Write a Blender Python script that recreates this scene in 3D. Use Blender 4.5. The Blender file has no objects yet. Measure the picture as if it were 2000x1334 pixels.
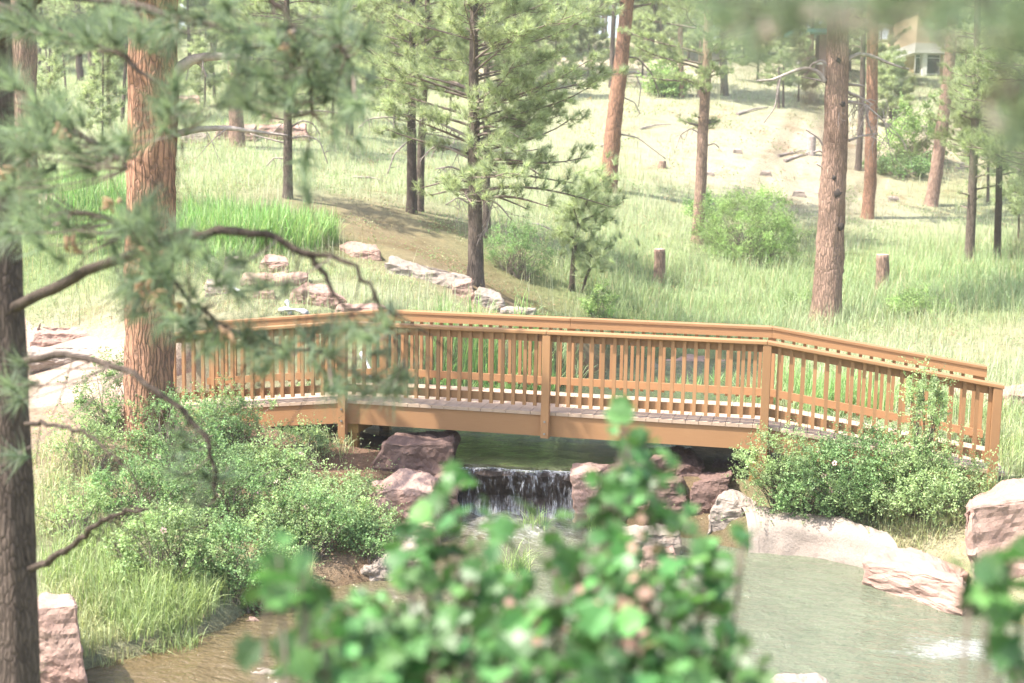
import bpy, bmesh, math, random
import numpy as np
from mathutils import Vector, Matrix
R=math.radians; HAZE=0.0012
rng=np.random.default_rng(7); random.seed(7)
scene=bpy.context.scene
# ------------------------------------------------------------------ camera
F=2530.0; CX,CY=1000.0,667.0
CAM=np.array([2.92,-14.24,2.656]); YAW,PITCH,ROLL=-0.2302,0.1271,0.0186
_fwd=np.array([math.sin(YAW)*math.cos(PITCH),math.cos(YAW)*math.cos(PITCH),-math.sin(PITCH)])
_r0=np.array([math.cos(YAW),-math.sin(YAW),0.0]); _u0=np.cross(_r0,_fwd)
_r=_r0*math.cos(ROLL)+_u0*math.sin(ROLL); _u=-_r0*math.sin(ROLL)+_u0*math.cos(ROLL)
cd=bpy.data.cameras.new('camera'); cam=bpy.data.objects.new('camera',cd); scene.collection.objects.link(cam)
cd.sensor_width=36.0; cd.lens=F*36/2000; cd.clip_start=0.05; cd.clip_end=2000
cam.matrix_world=Matrix(((_r[0],_u[0],-_fwd[0],CAM[0]),(_r[1],_u[1],-_fwd[1],CAM[1]),(_r[2],_u[2],-_fwd[2],CAM[2]),(0,0,0,1)))
cd.dof.use_dof=True; cd.dof.focus_distance=14.8; cd.dof.aperture_fstop=1.9
scene.camera=cam
# ------------------------------------------------------------------ light
SUN=np.array([-0.45,-0.27,0.85]); SUN/=np.linalg.norm(SUN)
w=bpy.data.worlds.new('World'); scene.world=w; w.use_nodes=True
nt=w.node_tree; bg=nt.nodes['Background']; sky=nt.nodes.new('ShaderNodeTexSky'); sky.sky_type='NISHITA'; sky.sun_disc=False
sky.sun_elevation=math.asin(SUN[2]); sky.sun_rotation=math.atan2(SUN[0],SUN[1]); sky.dust_density=3.0; sky.air_density=1.0
nt.links.new(sky.outputs[0],bg.inputs[0]); bg.inputs[1].default_value=0.15
sl=bpy.data.lights.new('sun','SUN'); sl.energy=4.4; sl.angle=R(0.53); sl.color=(1,0.93,0.84)
so=bpy.data.objects.new('sun',sl); scene.collection.objects.link(so)
so.rotation_euler=Vector(-SUN).to_track_quat('-Z','Y').to_euler()
scene.view_settings.view_transform='Standard'; scene.view_settings.look='None'; scene.view_settings.exposure=1.7; scene.view_settings.gamma=1.0
scene.cycles.use_denoising=True; scene.cycles.max_bounces=6; scene.cycles.transparent_max_bounces=12
# ------------------------------------------------------------------ helpers
def P(px,py,d):
    return CAM+d*(_fwd+(px-CX)/F*_r-(py-CY)/F*_u)
def project(p):
    v=np.asarray(p)-CAM; z=v@_fwd
    return CX+F*(v@_r)/z, CY-F*(v@_u)/z, z
def on_plane(px,py,z):
    dr=_fwd+(px-CX)/F*_r-(py-CY)/F*_u
    return CAM+dr*((z-CAM[2])/dr[2])
def tag(o,label=None,cat=None,group=None,kind=None):
    if label:o['label']=label
    if cat:o['category']=cat
    if group:o['group']=group
    if kind:o['kind']=kind
    return o
def empty(name,loc,label,cat,group=None):
    o=bpy.data.objects.new(name,None); o.location=tuple(float(c) for c in loc); o.empty_display_size=.2
    scene.collection.objects.link(o); return tag(o,label,cat,group)
def meshobj(name,V,Fc,mat,parent=None,col=None,smooth=False,loc=None):
    """V (N,3) world; Fc (M,3|4) ints or list of such arrays"""
    V=np.asarray(V,dtype=np.float64)
    me=bpy.data.meshes.new(name)
    if not isinstance(Fc,list): Fc=[Fc]
    Fc=[np.asarray(f,dtype=np.int32) for f in Fc if len(f)]
    loops=np.concatenate([f.ravel() for f in Fc]); tot=np.concatenate([np.full(len(f),f.shape[1],dtype=np.int32) for f in Fc])
    start=np.concatenate([[0],np.cumsum(tot)[:-1]]).astype(np.int32)
    off=np.zeros(3)
    if parent is not None: off=np.array(parent.matrix_world.translation if False else parent.location)
    elif loc is not None: off=np.asarray(loc,float)
    me.vertices.add(len(V)); me.vertices.foreach_set('co',(V-off).astype(np.float32).ravel())
    me.loops.add(len(loops)); me.loops.foreach_set('vertex_index',loops)
    me.polygons.add(len(tot)); me.polygons.foreach_set('loop_start',start)
    me.polygons.foreach_set('use_smooth',np.full(len(tot),bool(smooth)))
    if col is not None:
        a=me.color_attributes.new('col','FLOAT_COLOR','POINT')
        c=np.ones((len(V),4),dtype=np.float32); c[:,:col.shape[1]]=col; a.data.foreach_set('color',c.ravel())
    me.update(calc_edges=True); me.validate()
    if mat: me.materials.append(mat)
    o=bpy.data.objects.new(name,me); scene.collection.objects.link(o)
    if parent is not None: o.parent=parent
    else: o.location=tuple(off)
    return o
class MB:
    def __init__(s): s.v=[];s.f3=[];s.f4=[];s.n=0;s.c=[]
    def add(s,V,f3=None,f4=None,c=None):
        V=np.asarray(V,float)
        if f3 is not None and len(f3): s.f3.append(np.asarray(f3)+s.n)
        if f4 is not None and len(f4): s.f4.append(np.asarray(f4)+s.n)
        s.v.append(V); s.n+=len(V)
        if c is not None: s.c.append(np.broadcast_to(np.asarray(c,float),(len(V),3)))
    def box(s,x0,x1,y0,y1,z0,z1,fn=None,nx=1):
        xs=np.linspace(x0,x1,nx+1)
        V=[];
        for x in xs: V+=[(x,y0,z0),(x,y1,z0),(x,y1,z1),(x,y0,z1)]
        V=np.array(V,float)
        if fn is not None: V=fn(V)
        f=[]
        for i in range(nx):
            a=4*i;b=a+4
            f+=[(a,a+1,b+1,b),(a+1,a+2,b+2,b+1),(a+2,a+3,b+3,b+2),(a+3,a,b,b+3)]
        f+=[(0,3,2,1),(4*nx,4*nx+1,4*nx+2,4*nx+3)]
        s.add(V,f4=f)
    def tube(s,pts,rad,n=8,cap=True,c=None,rough=0.0):
        pts=np.asarray(pts,float); m=len(pts); rad=np.broadcast_to(np.asarray(rad,float),(m,))
        t=np.gradient(pts,axis=0); t/=np.linalg.norm(t,axis=1)[:,None]+1e-9
        ref=np.array([0.31,0.95,0.05]) if abs(t[0][2])>.7 else np.array([0.05,0.1,1.0])
        a=np.cross(t,ref); a/=np.linalg.norm(a,axis=1)[:,None]+1e-9; b=np.cross(t,a)
        th=np.arange(n)*2*np.pi/n
        rr=rad[:,None]*np.ones((m,n))
        if rough: rr=rr*(1+rough*rng.standard_normal((m,n)))
        V=pts[:,None,:]+rr[:,:,None]*(np.cos(th)[None,:,None]*a[:,None,:]+np.sin(th)[None,:,None]*b[:,None,:])
        V=V.reshape(-1,3)
        i=np.arange(m-1)[:,None]*n; j=np.arange(n)[None,:]; k=(j+1)%n
        f4=np.stack([i+j,i+k,i+n+k,i+n+j],-1).reshape(-1,4); f3=None
        if cap:
            V=np.vstack([V,pts[:1],pts[-1:]]); jj=np.arange(n);kk=(jj+1)%n
            f3=np.vstack([np.stack([np.full(n,m*n),kk,jj],-1),np.stack([np.full(n,m*n+1),(m-1)*n+jj,(m-1)*n+kk],-1)])
        s.add(V,f3,f4,c)
    def build(s,name,mat,parent=None,smooth=False,loc=None):
        V=np.vstack(s.v); F_=[]
        if s.f3: F_.append(np.vstack(s.f3))
        if s.f4: F_.append(np.vstack(s.f4))
        col=np.vstack(s.c) if s.c else None
        return meshobj(name,V,F_,mat,parent,col,smooth,loc)
# ------------------------------------------------------------------ materials
def newmat(name):
    m=bpy.data.materials.new(name); m.use_nodes=True; n=m.node_tree; return m,n,n.nodes['Principled BSDF']
def N(n,t,**k):
    x=n.nodes.new(t)
    for a,b in k.items():
        if a in x.inputs.keys() if isinstance(a,str) else False: x.inputs[a].default_value=b
        else: setattr(x,a,b)
    return x
def noise(n,scale,detail=4,rough=.6,vec=None,stretch=None,coord='Object'):
    x=n.nodes.new('ShaderNodeTexNoise'); x.inputs['Scale'].default_value=scale; x.inputs['Detail'].default_value=detail; x.inputs['Roughness'].default_value=rough
    tc=n.nodes.new('ShaderNodeTexCoord'); src=tc.outputs[coord]
    if stretch:
        mp=n.nodes.new('ShaderNodeMapping'); mp.inputs['Scale'].default_value=stretch; n.links.new(src,mp.inputs[0]); src=mp.outputs[0]
    n.links.new(src,x.inputs['Vector']); return x
def ramp(n,fac,stops):
    r=n.nodes.new('ShaderNodeValToRGB'); e=r.color_ramp.elements
    while len(e)<len(stops): e.new(0.5)
    for i,(p,c) in enumerate(stops): e[i].position=p; e[i].color=(*c,1)
    n.links.new(fac,r.inputs[0]); return r
def mixc(n,fac,a,b,mode='MIX'):
    m=n.nodes.new('ShaderNodeMix'); m.data_type='RGBA'; m.blend_type=mode
    for s,v in ((0,fac),(6,a),(7,b)):
        if hasattr(v,'links'): n.links.new(v,m.inputs[s])
        elif isinstance(v,(int,float)): m.inputs[s].default_value=v
        else: m.inputs[s].default_value=(*v,1)
    return m.outputs[2]
def bump(n,b,h,strength=.5,dist=.02):
    x=n.nodes.new('ShaderNodeBump'); x.inputs['Strength'].default_value=strength; x.inputs['Distance'].default_value=dist
    n.links.new(h,x.inputs['Height']); n.links.new(x.outputs[0],b.inputs['Normal']); return x
def leafmat(name,base,trans=0.35,var=0.35,rough=.5,attr=False,spec=.35):
    m,n,b=newmat(name); out=n.nodes['Material Output']
    g=n.nodes.new('ShaderNodeNewGeometry'); hs=n.nodes.new('ShaderNodeHueSaturation')
    mr=n.nodes.new('ShaderNodeMapRange'); mr.inputs[3].default_value=1-var; mr.inputs[4].default_value=1+var
    n.links.new(g.outputs['Random Per Island'],mr.inputs[0]); n.links.new(mr.outputs[0],hs.inputs['Value'])
    mh=n.nodes.new('ShaderNodeMath'); mh.operation='MULTIPLY_ADD'; mh.inputs[1].default_value=.035; mh.inputs[2].default_value=.4825
    wn=n.nodes.new('ShaderNodeTexWhiteNoise'); wn.noise_dimensions='1D'; n.links.new(g.outputs['Random Per Island'],wn.inputs['W'])
    n.links.new(wn.outputs[0],mh.inputs[0]); n.links.new(mh.outputs[0],hs.inputs['Hue'])
    if attr:
        a=n.nodes.new('ShaderNodeAttribute'); a.attribute_name='col'
        if attr==2: n.links.new(mixc(n,1.0,base,a.outputs[0],'MULTIPLY'),hs.inputs['Color'])
        else: n.links.new(a.outputs[0],hs.inputs['Color'])
    else: hs.inputs['Color'].default_value=(*base,1)
    n.links.new(hs.outputs[0],b.inputs['Base Color']); b.inputs['Roughness'].default_value=rough; b.inputs['Specular IOR Level'].default_value=spec
    t=n.nodes.new('ShaderNodeBsdfTranslucent'); mx=n.nodes.new('ShaderNodeMixShader'); mx.inputs[0].default_value=trans
    tc=mixc(n,1.0,hs.outputs[0],(1.0,1.0,.7),'MULTIPLY'); n.links.new(tc,t.inputs[0])
    n.links.new(b.outputs[0],mx.inputs[1]); n.links.new(t.outputs[0],mx.inputs[2]); n.links.new(mx.outputs[0],out.inputs[0])
    return m
def barkmat(name,light,mid,dark,sc=1.0,bs=1.0):
    m,n,b=newmat(name)
    # plates: voronoi stretched along the trunk with warped coordinates
    tc=n.nodes.new('ShaderNodeTexCoord'); nz=n.nodes.new('ShaderNodeTexNoise'); nz.inputs['Scale'].default_value=3.5*sc; nz.inputs['Detail'].default_value=5
    n.links.new(tc.outputs['Object'],nz.inputs['Vector'])
    va=n.nodes.new('ShaderNodeVectorMath'); va.operation='MULTIPLY_ADD'; va.inputs[1].default_value=(.11/sc,.11/sc,.35/sc)
    n.links.new(nz.outputs['Color'],va.inputs[0]); n.links.new(tc.outputs['Object'],va.inputs[2])
    mp=n.nodes.new('ShaderNodeMapping'); mp.inputs['Scale'].default_value=(1,1,.13); n.links.new(va.outputs[0],mp.inputs[0])
    vo=n.nodes.new('ShaderNodeTexVoronoi'); vo.feature='DISTANCE_TO_EDGE'; vo.inputs['Scale'].default_value=24*sc; n.links.new(mp.outputs[0],vo.inputs['Vector'])
    fine=noise(n,40*sc,6,.7,stretch=(1,1,.35)); big=noise(n,5*sc,3,.6,stretch=(1,1,.4))
    cr=ramp(n,big.outputs[0],[(.35,mid),(.65,light)])
    c2=mixc(n,.55,cr.outputs[0],ramp(n,fine.outputs[0],[(.3,dark),(.6,mid),(.75,light)]).outputs[0])
    fr=ramp(n,vo.outputs[0],[(0.0,(.12,.12,.12)),(.05,(.45,.45,.45)),(.22,(1,1,1))])
    gate=ramp(n,big.outputs[0],[(.3,(.0,.0,.0)),(.66,(.38,.38,.38))])
    frc=mixc(n,gate.outputs[0],fr.outputs[0],(1,1,1))
    cc=mixc(n,frc,dark,c2); n.links.new(cc,b.inputs['Base Color'])
    b.inputs['Roughness'].default_value=.9; b.inputs['Specular IOR Level'].default_value=.15
    ad=n.nodes.new('ShaderNodeMath'); ad.operation='MULTIPLY_ADD'; ad.inputs[1].default_value=.35
    n.links.new(fine.outputs[0],ad.inputs[0]); n.links.new(fr.outputs[0],ad.inputs[2]); bump(n,b,ad.outputs[0],.9,.02*bs)
    return m
def rockmat(name,a,c,dark):
    m,n,b=newmat(name)
    n1=noise(n,1.6,6,.65); n2=noise(n,9,9,.75,stretch=(1,1,1.4)); n3=noise(n,60,5,.7)
    c1=ramp(n,n1.outputs[0],[(.32,a),(.5,c),(.68,tuple(min(1,x*1.15) for x in a))])
    c2=mixc(n,ramp(n,n2.outputs[0],[(.35,(0,0,0)),(.5,(1,1,1))]).outputs[0],dark,c1.outputs[0])
    c3=mixc(n,.82,c2,c1.outputs[0]); c4=mixc(n,.45 if 'pale' in name else .3,c3,ramp(n,n3.outputs[0],[(.3,dark),(.7,c)]).outputs[0])
    n.links.new(c4,b.inputs['Base Color']); b.inputs['Roughness'].default_value=.85; b.inputs['Specular IOR Level'].default_value=.25
    ad=n.nodes.new('ShaderNodeMath'); ad.operation='MULTIPLY_ADD'; ad.inputs[1].default_value=.3; n.links.new(n3.outputs[0],ad.inputs[0]); n.links.new(n2.outputs[0],ad.inputs[2])
    bump(n,b,ad.outputs[0],.6,.03); return m
def paint(name,col,worn,scale=(1,1,1),rough=.55):
    m,n,b=newmat(name); a=noise(n,2.2,5,.6); g=noise(n,9,6,.65,stretch=scale)
    c=mixc(n,ramp(n,g.outputs[0],[(.35,(0,0,0)),(.75,(.55,.55,.55))]).outputs[0],col,worn)
    c=mixc(n,ramp(n,a.outputs[0],[(.3,(.25,.25,.25)),(.7,(0,0,0))]).outputs[0],c,tuple(x*.75 for x in col))
    kt=noise(n,1.0,9,.85,stretch=tuple(7 if v<1 else v*1.6 for v in scale)); c=mixc(n,ramp(n,kt.outputs[0],[(.60,(0,0,0)),(.72,(.6,.6,.6))]).outputs[0],c,tuple(x*.55 for x in col))
    oi=n.nodes.new('ShaderNodeObjectInfo'); mr=n.nodes.new('ShaderNodeMapRange'); mr.inputs[3].default_value=.86; mr.inputs[4].default_value=1.12; n.links.new(oi.outputs['Random'],mr.inputs[0])
    hs=n.nodes.new('ShaderNodeHueSaturation'); n.links.new(mr.outputs[0],hs.inputs['Value']); n.links.new(c,hs.inputs['Color']); c=hs.outputs[0]
    n.links.new(c,b.inputs['Base Color']); b.inputs['Roughness'].default_value=rough; b.inputs['Specular IOR Level'].default_value=.3
    bump(n,b,g.outputs[0],.25,.004); return m
M={}
M['wood']=paint('painted_wood',(.315,.17,.08),(.36,.21,.105),(.6,12,12))
M['wood_v']=paint('painted_wood_upright',(.315,.17,.08),(.36,.21,.105),(12,12,.6))
M['deckw']=paint('deck_wood',(.46,.34,.25),(.53,.41,.31),(6,1,6),.85)
M['oldwood']=paint('post_wood',(.26,.16,.05),(.40,.27,.09),(12,12,.6),.8)
M['steel'],_n,_b=newmat('steel'); _b.inputs['Base Color'].default_value=(.35,.35,.36,1); _b.inputs['Metallic'].default_value=.8; _b.inputs['Roughness'].default_value=.4
M['bark']=barkmat('orange_bark',(.50,.27,.17),(.37,.20,.13),(.10,.07,.055),.9)
M['bark_pink']=barkmat('pinkish_bark',(.50,.34,.26),(.36,.235,.175),(.11,.08,.065),1.1)
M['bark_grey']=barkmat('grey_bark',(.26,.21,.17),(.16,.125,.10),(.04,.033,.03),1.6,.6)
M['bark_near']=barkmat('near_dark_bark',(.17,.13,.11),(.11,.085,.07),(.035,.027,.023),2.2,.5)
M['bark_dark']=barkmat('dark_bark',(.17,.13,.105),(.10,.077,.062),(.03,.024,.02),3.0,.4)
M['char'],_n,_b=newmat('dark_knot'); _b.inputs['Base Color'].default_value=(.05,.038,.032,1); _b.inputs['Roughness'].default_value=.95
M['twig'],_n,_b=newmat('twig_wood'); _b.inputs['Roughness'].default_value=.9
_c=ramp(_n,noise(_n,12,4).outputs[0],[(.3,(.10,.075,.06)),(.7,(.24,.19,.16))]); _n.links.new(_c.outputs[0],_b.inputs['Base Color'])
M['deadwood'],_n,_b=newmat('dead_wood'); _b.inputs['Roughness'].default_value=.9
_c=ramp(_n,noise(_n,12,4).outputs[0],[(.3,(.22,.18,.16)),(.7,(.42,.36,.33))]); _n.links.new(_c.outputs[0],_b.inputs['Base Color'])
M['cutwood'],_n,_b=newmat('cut_wood'); _b.inputs['Base Color'].default_value=(.52,.44,.36,1); _b.inputs['Roughness'].default_value=.9
M['needle']=leafmat('pine_needles',(.40,.47,.27),.5,.3,.5,attr=2)
M['needle_far']=leafmat('far_pine_needles',(.42,.49,.30),.5,.3,.6,attr=2)
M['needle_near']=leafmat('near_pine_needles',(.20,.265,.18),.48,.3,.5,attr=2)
M['needle_dead']=leafmat('dead_pine_needles',(.36,.17,.07),.3,.3,.6)
M['rose']=leafmat('rose_leaves',(.27,.41,.19),.45,.4,.5,attr=2)
M['rose_light']=leafmat('light_rose_leaves',(.36,.48,.23),.4,.35,.5,attr=2)
M['willow']=leafmat('willow_leaves',(.34,.48,.19),.4,.3,.5,attr=2)
M['oak']=leafmat('currant_leaves',(.075,.175,.055),.42,.42,.42,spec=.5,attr=2)
M['dryleaf']=leafmat('dry_leaves',(.38,.25,.19),.35,.25,.6)
M['petal']=leafmat('rose_petals',(.80,.55,.55),.35,.15,.6)
M['blade']=leafmat('grass_blades',(.2,.3,.1),.38,.28,.55,attr=True)
M['rock']=rockmat('red_sandstone',(.31,.19,.155),(.37,.26,.215),(.13,.08,.065))
M['rock_pale']=rockmat('pale_sandstone',(.27,.22,.185),(.34,.29,.25),(.14,.11,.09))
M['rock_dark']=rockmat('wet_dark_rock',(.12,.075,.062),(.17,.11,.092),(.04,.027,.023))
M['ledge']=rockmat('wet_black_rock',(.03,.022,.018),(.05,.036,.028),(.01,.008,.007))
M['wall_house'],_n,_b=newmat('tan_siding'); _b.inputs['Base Color'].default_value=(.52,.40,.27,1); _b.inputs['Roughness'].default_value=.8
M['white'],_n,_b=newmat('white_trim'); _b.inputs['Base Color'].default_value=(.75,.74,.72,1); _b.inputs['Roughness'].default_value=.6
M['glass'],_n,_b=newmat('dark_window_glass'); _b.inputs['Base Color'].default_value=(.05,.06,.055,1); _b.inputs['Roughness'].default_value=.1
M['roof'],_n,_b=newmat('grey_shingles'); _b.inputs['Base Color'].default_value=(.20,.19,.18,1); _b.inputs['Roughness'].default_value=.9
M['bluegreen'],_n,_b=newmat('teal_metal_roof'); _b.inputs['Base Color'].default_value=(.12,.28,.26,1); _b.inputs['Roughness'].default_value=.5
# ------------------------------------------------------------------ terrain
CP=[(60,1340,9.3),(150,1150,10.9),(100,1000,12.2),(250,1200,10.7),(300,1050,12),(450,1100,11.7),(100,850,14.5),(290,855,13.6),(60,720,18.5),(400,900,13.8),
(550,968,13.5),(620,905,14.5),(690,930,14.1),(690,1000,13.2),(760,1080,12.4),(200,640,19.5),(110,560,22),(100,410,27),(300,560,20),(500,608,17.9),(560,560,19.6),
(600,505,22),(450,480,22.5),(650,470,24),(640,610,18.0),(720,700,17.2),(700,440,27),(820,500,23.5),(930,557,22.5),(960,605,21.0),(805,416,30),(560,386,28),
(350,340,32),(465,285,40),(680,265,44),(450,200,55),(150,230,48),(200,150,65),(600,150,68),(700,90,85),(300,90,85),(20,440,24),
(1100,600,26),(1100,640,24.5),(1250,600,28),(1290,549,30.5),(1720,578,29.5),(1612,630,26),(1980,640,23.5),(1980,720,20),(1950,865,15.3),(1700,700,21.5),
(1600,760,19),(1900,510,34),(1370,473,37),(1130,571,26.5),(1000,470,29.5),(1185,372,40),(1690,425,42),(1815,400,45),(1300,330,46),(1500,300,50),(1950,300,55),
(1500,200,62),(1100,300,47),(1150,130,72),(1200,95,84),(1700,190,66),(1820,150,76),(1400,120,80),(1950,200,68),(900,330,42),(900,200,58),
(1400,990,14),(1450,905,15.2),(1650,980,13.9),(1650,1045,13.2),(1850,1000,13.2),(1900,1080,12.3),(2000,1200,11),(1750,900,15),(1550,1010,13.5)]
pts=[P(*c) for c in CP]
pts+=[P(x,75,150) for x in (-400,0,500,1000,1500,2000,2500)]
pts+=[np.array(q,float) for q in [(2.9,-14.2,.95),(0,-13,.6),(6,-13,.7),(3,-11,.2),(-2,-10,-.3),(8,-10,-.2),(-3.2,-8.7,-.35),(-5,-7,-.4),(3,-18,1.2),(-5,-18,1.2),(10,-18,1.2),
 (-14,-6,0),(14,-6,-.3),(12,2,-.1),(-14,5,.6),(-30,0,1.5),(-45,30,5),(30,0,.5),(40,30,2.5),(-30,-25,1.5),(30,-25,1.2),(0,-40,1.5),(-60,80,13),(50,70,8),(-80,0,5),(80,0,4),(90,120,18),(-110,120,19)]]
pts=np.array(pts)
def _phi(r2): return 0.5*r2*np.log(r2+1e-9)
_A=pts[:,:2]; NCP=len(pts)
_K=_phi(((_A[:,None]-_A[None])**2).sum(-1))+np.eye(NCP)*0.6
_Pm=np.hstack([np.ones((NCP,1)),_A]); _S=np.block([[_K,_Pm],[_Pm.T,np.zeros((3,3))]])
_W=np.linalg.solve(_S,np.concatenate([pts[:,2],np.zeros(3)]))
def base_h(x,y):
    x=np.asarray(x,float).ravel(); y=np.asarray(y,float).ravel(); out=np.empty(len(x))
    for s in range(0,len(x),20000):
        X=np.stack([x[s:s+20000],y[s:s+20000]],-1)
        out[s:s+20000]=_phi(((X[:,None]-_A[None])**2).sum(-1))@_W[:NCP]+_W[NCP]+X@_W[NCP+1:]
    r=np.hypot(x,y-20); t=np.clip((r-110)/60,0,1); t=t*t*(3-2*t)
    return out*(1-t)+t*np.clip(out,5,19)
ZL,ZU=-1.15,-0.60
LOW=np.array([on_plane(a,b,ZL)[:2] for a,b in [(120,1345),(200,1290),(330,1262),(400,1238),(480,1195),(560,1165),(690,1135),(800,1125),(845,1060),(870,1030),(890,985),(1160,975),(1220,1020),(1300,1045),(1390,1055),(1440,1070),(1600,1082),(1700,1100),(1790,1120),(1890,1165),(2010,1235),(2150,1300),(2200,1480),(1000,1540),(-100,1500),(0,1400)]])
UP=np.array([on_plane(a,b,ZU)[:2] for a,b in [(872,905),(1210,922),(1280,880),(1400,830),(1500,760),(1505,703),(1230,697),(1130,742),(960,778),(780,802),(745,840),(850,862)]])
def sdist(poly,x,y):
    x=np.asarray(x,float).ravel(); y=np.asarray(y,float).ravel(); d=np.full(len(x),1e9); ins=np.zeros(len(x),bool)
    n=len(poly)
    for i in range(n):
        a=poly[i]; b=poly[(i+1)%n]; e=b-a; wx=x-a[0]; wy=y-a[1]
        t=np.clip((wx*e[0]+wy*e[1])/(e@e),0,1); d=np.minimum(d,np.hypot(wx-t*e[0],wy-t*e[1]))
        c=((a[1]>y)!=(b[1]>y))&(x<(b[0]-a[0])*(y-a[1])/(b[1]-a[1]+1e-12)+a[0]); ins^=c
    return np.where(ins,-d,d)
def vnoise(x,y,s=1.0,seed=0):
    # cheap smooth noise: sum of rotated sines
    o=np.zeros_like(x,dtype=float); rr=np.random.default_rng(seed)
    for k in range(6):
        a=rr.uniform(0,6.28); f=s*rr.uniform(.6,1.8); o+=np.sin(f*(x*math.cos(a)+y*math.sin(a))+rr.uniform(0,6.28)+1.3*np.sin(f*.7*(y*math.cos(a)-x*math.sin(a))+k))
    return o/6
def height(x,y):
    x=np.asarray(x,float).ravel(); y=np.asarray(y,float).ravel()
    z=base_h(x,y); z=z+.05*vnoise(x,y,1.3,1)+.02*vnoise(x,y,4.5,2)
    dl=sdist(LOW,x,y); du=sdist(UP,x,y)
    z=np.where((dl>0)&(dl<3),np.maximum(z,ZL+.04+.22*np.minimum(dl,1.0)),z)
    z=np.where((du>0)&(du<3)&(y>-.15),np.maximum(z,ZU+.03+.05*np.minimum(du,.6)),z)
    near=np.clip(1-dl/.5,0,1)                      # banks drop to the water
    z=np.where(dl>0,z*(1-near**2*.0)-np.maximum(z-(ZL+.12),0)*near**1.5,z)
    nu=np.clip(1-du/.5,0,1); z=np.where((du>0)&(y>-.15),z-np.maximum(z-(ZU+.1),0)*nu**1.5,z)
    z=np.where(dl<=0,np.minimum(z,ZL-.06-np.minimum(-dl,.6)*.5),z)
    z=np.where(du<=0,np.minimum(z,ZU-.05-np.minimum(-du,.5)*.5),z)
    # keep the ground under the deck, easing up again around it
    dk=np.where(x<-2.44,-(-x-2.44)*.108,np.where(x>2.44,-(x-2.44)*.143,0.0))-.33-.32*np.clip((3.6-np.abs(x))/1.0,0,1)
    dk=np.where(np.abs(x)>4.5,dk+.29*np.clip((np.abs(x)-4.5)/.4,0,1),dk)
    ox=np.maximum(np.abs(x)-4.9,0); oy=np.maximum(np.abs(y-.7)-.85,0); od=np.hypot(ox*1.5,oy)
    z=np.minimum(z,dk+1.1*od+.6*od**2)
    return z
def H(x,y): return float(height([x],[y])[0])
def hit(px,py,d0=8,d1=200):
    d=np.geomspace(d0,d1,900); q=CAM[None]+d[:,None]*(_fwd+(px-CX)/F*_r-(py-CY)/F*_u)
    g=q[:,2]-height(q[:,0],q[:,1]); k=np.where(g<0)[0]
    i=k[0] if len(k) else len(d)-1
    p=q[i].copy(); p[2]=H(p[0],p[1]); return p
# colour zones of the ground: (px,py,radius m, rgb)
TAN=(.36,.27,.20);GRN=(.22,.29,.13);PALE=(.33,.365,.23);NEED=(.25,.155,.11);DRY=(.36,.33,.22);BED=(.11,.085,.05);SAND=(.47,.40,.33);LUSH=(.16,.27,.10);MOSS=(.22,.25,.11)
ZN=[(60,700,2.2,SAND),(120,800,2.0,TAN),(250,820,1.2,TAN),(80,930,1.3,DRY),(100,1050,1.0,PALE),(200,1130,1.2,PALE),(300,1180,.8,PALE),(450,950,1.5,NEED),(300,1000,1,MOSS),(620,1010,.7,NEED),(640,880,1.2,NEED),(740,1080,.7,TAN),
(330,500,3,GRN),(500,470,3,LUSH),(650,560,2,PALE),(750,480,3,NEED),(860,440,3,NEED),(900,520,2,NEED),(1000,600,1.6,NEED),(760,560,1.6,PALE),(840,520,1.5,TAN),
(450,340,5,PALE),(650,330,6,PALE),(150,330,5,GRN),(700,260,6,GRN),(450,250,6,PALE),(250,230,8,PALE),(600,180,9,PALE),(900,300,7,PALE),(1000,380,6,PALE),
(1100,520,3,GRN),(1150,590,3,LUSH),(1300,600,3,GRN),(1500,600,4,GRN),(1700,600,4,GRN),(1900,560,4,LUSH),(1800,500,5,GRN),(1500,480,5,GRN),(1250,470,5,GRN),(1950,440,5,GRN),(1970,650,2,DRY),(1850,720,2,PALE),(1700,660,2.5,PALE),(1970,770,1.5,PALE),
(1150,330,6,PALE),(1300,400,5,PALE),(1300,300,6,PALE),(1500,330,5,SAND),(1560,280,4,SAND),(1540,360,4,SAND),(1450,260,6,TAN),(1650,400,4,SAND),(1780,380,4,MOSS),(1820,330,4,MOSS),(1720,290,4,SAND),(1900,280,5,SAND),(1850,430,4,PALE),(1400,200,9,PALE),(1250,130,9,SAND),(1600,170,8,PALE),(1850,170,9,PALE),(1000,200,9,PALE),(1120,120,9,SAND),(800,120,12,PALE),(400,120,14,PALE),(100,150,12,GRN),
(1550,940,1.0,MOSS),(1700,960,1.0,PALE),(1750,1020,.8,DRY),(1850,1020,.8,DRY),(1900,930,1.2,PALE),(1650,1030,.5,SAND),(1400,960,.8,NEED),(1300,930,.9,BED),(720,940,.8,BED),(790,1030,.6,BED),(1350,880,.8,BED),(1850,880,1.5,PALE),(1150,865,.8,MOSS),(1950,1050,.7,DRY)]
_zp=np.array([np.r_[hit(a,b)[:2],r] for a,b,r,c in ZN]); _zc=np.array([c for *_,c in ZN])
def zone(x,y):
    x=np.asarray(x,float).ravel(); y=np.asarray(y,float).ravel(); out=np.empty((len(x),3))
    for s in range(0,len(x),20000):
        X=x[s:s+20000]+.35*vnoise(x[s:s+20000],y[s:s+20000],1.1,5); Y=y[s:s+20000]+.35*vnoise(x[s:s+20000],y[s:s+20000],1.2,6)
        w_=np.exp(-((X[:,None]-_zp[:,0])**2+(Y[:,None]-_zp[:,1])**2)/_zp[:,2]**2); 
        ws=w_.sum(1)+.01
        out[s:s+20000]=(w_@_zc+.01*np.array([.38,.42,.21]))/ws[:,None]
    return out
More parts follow.
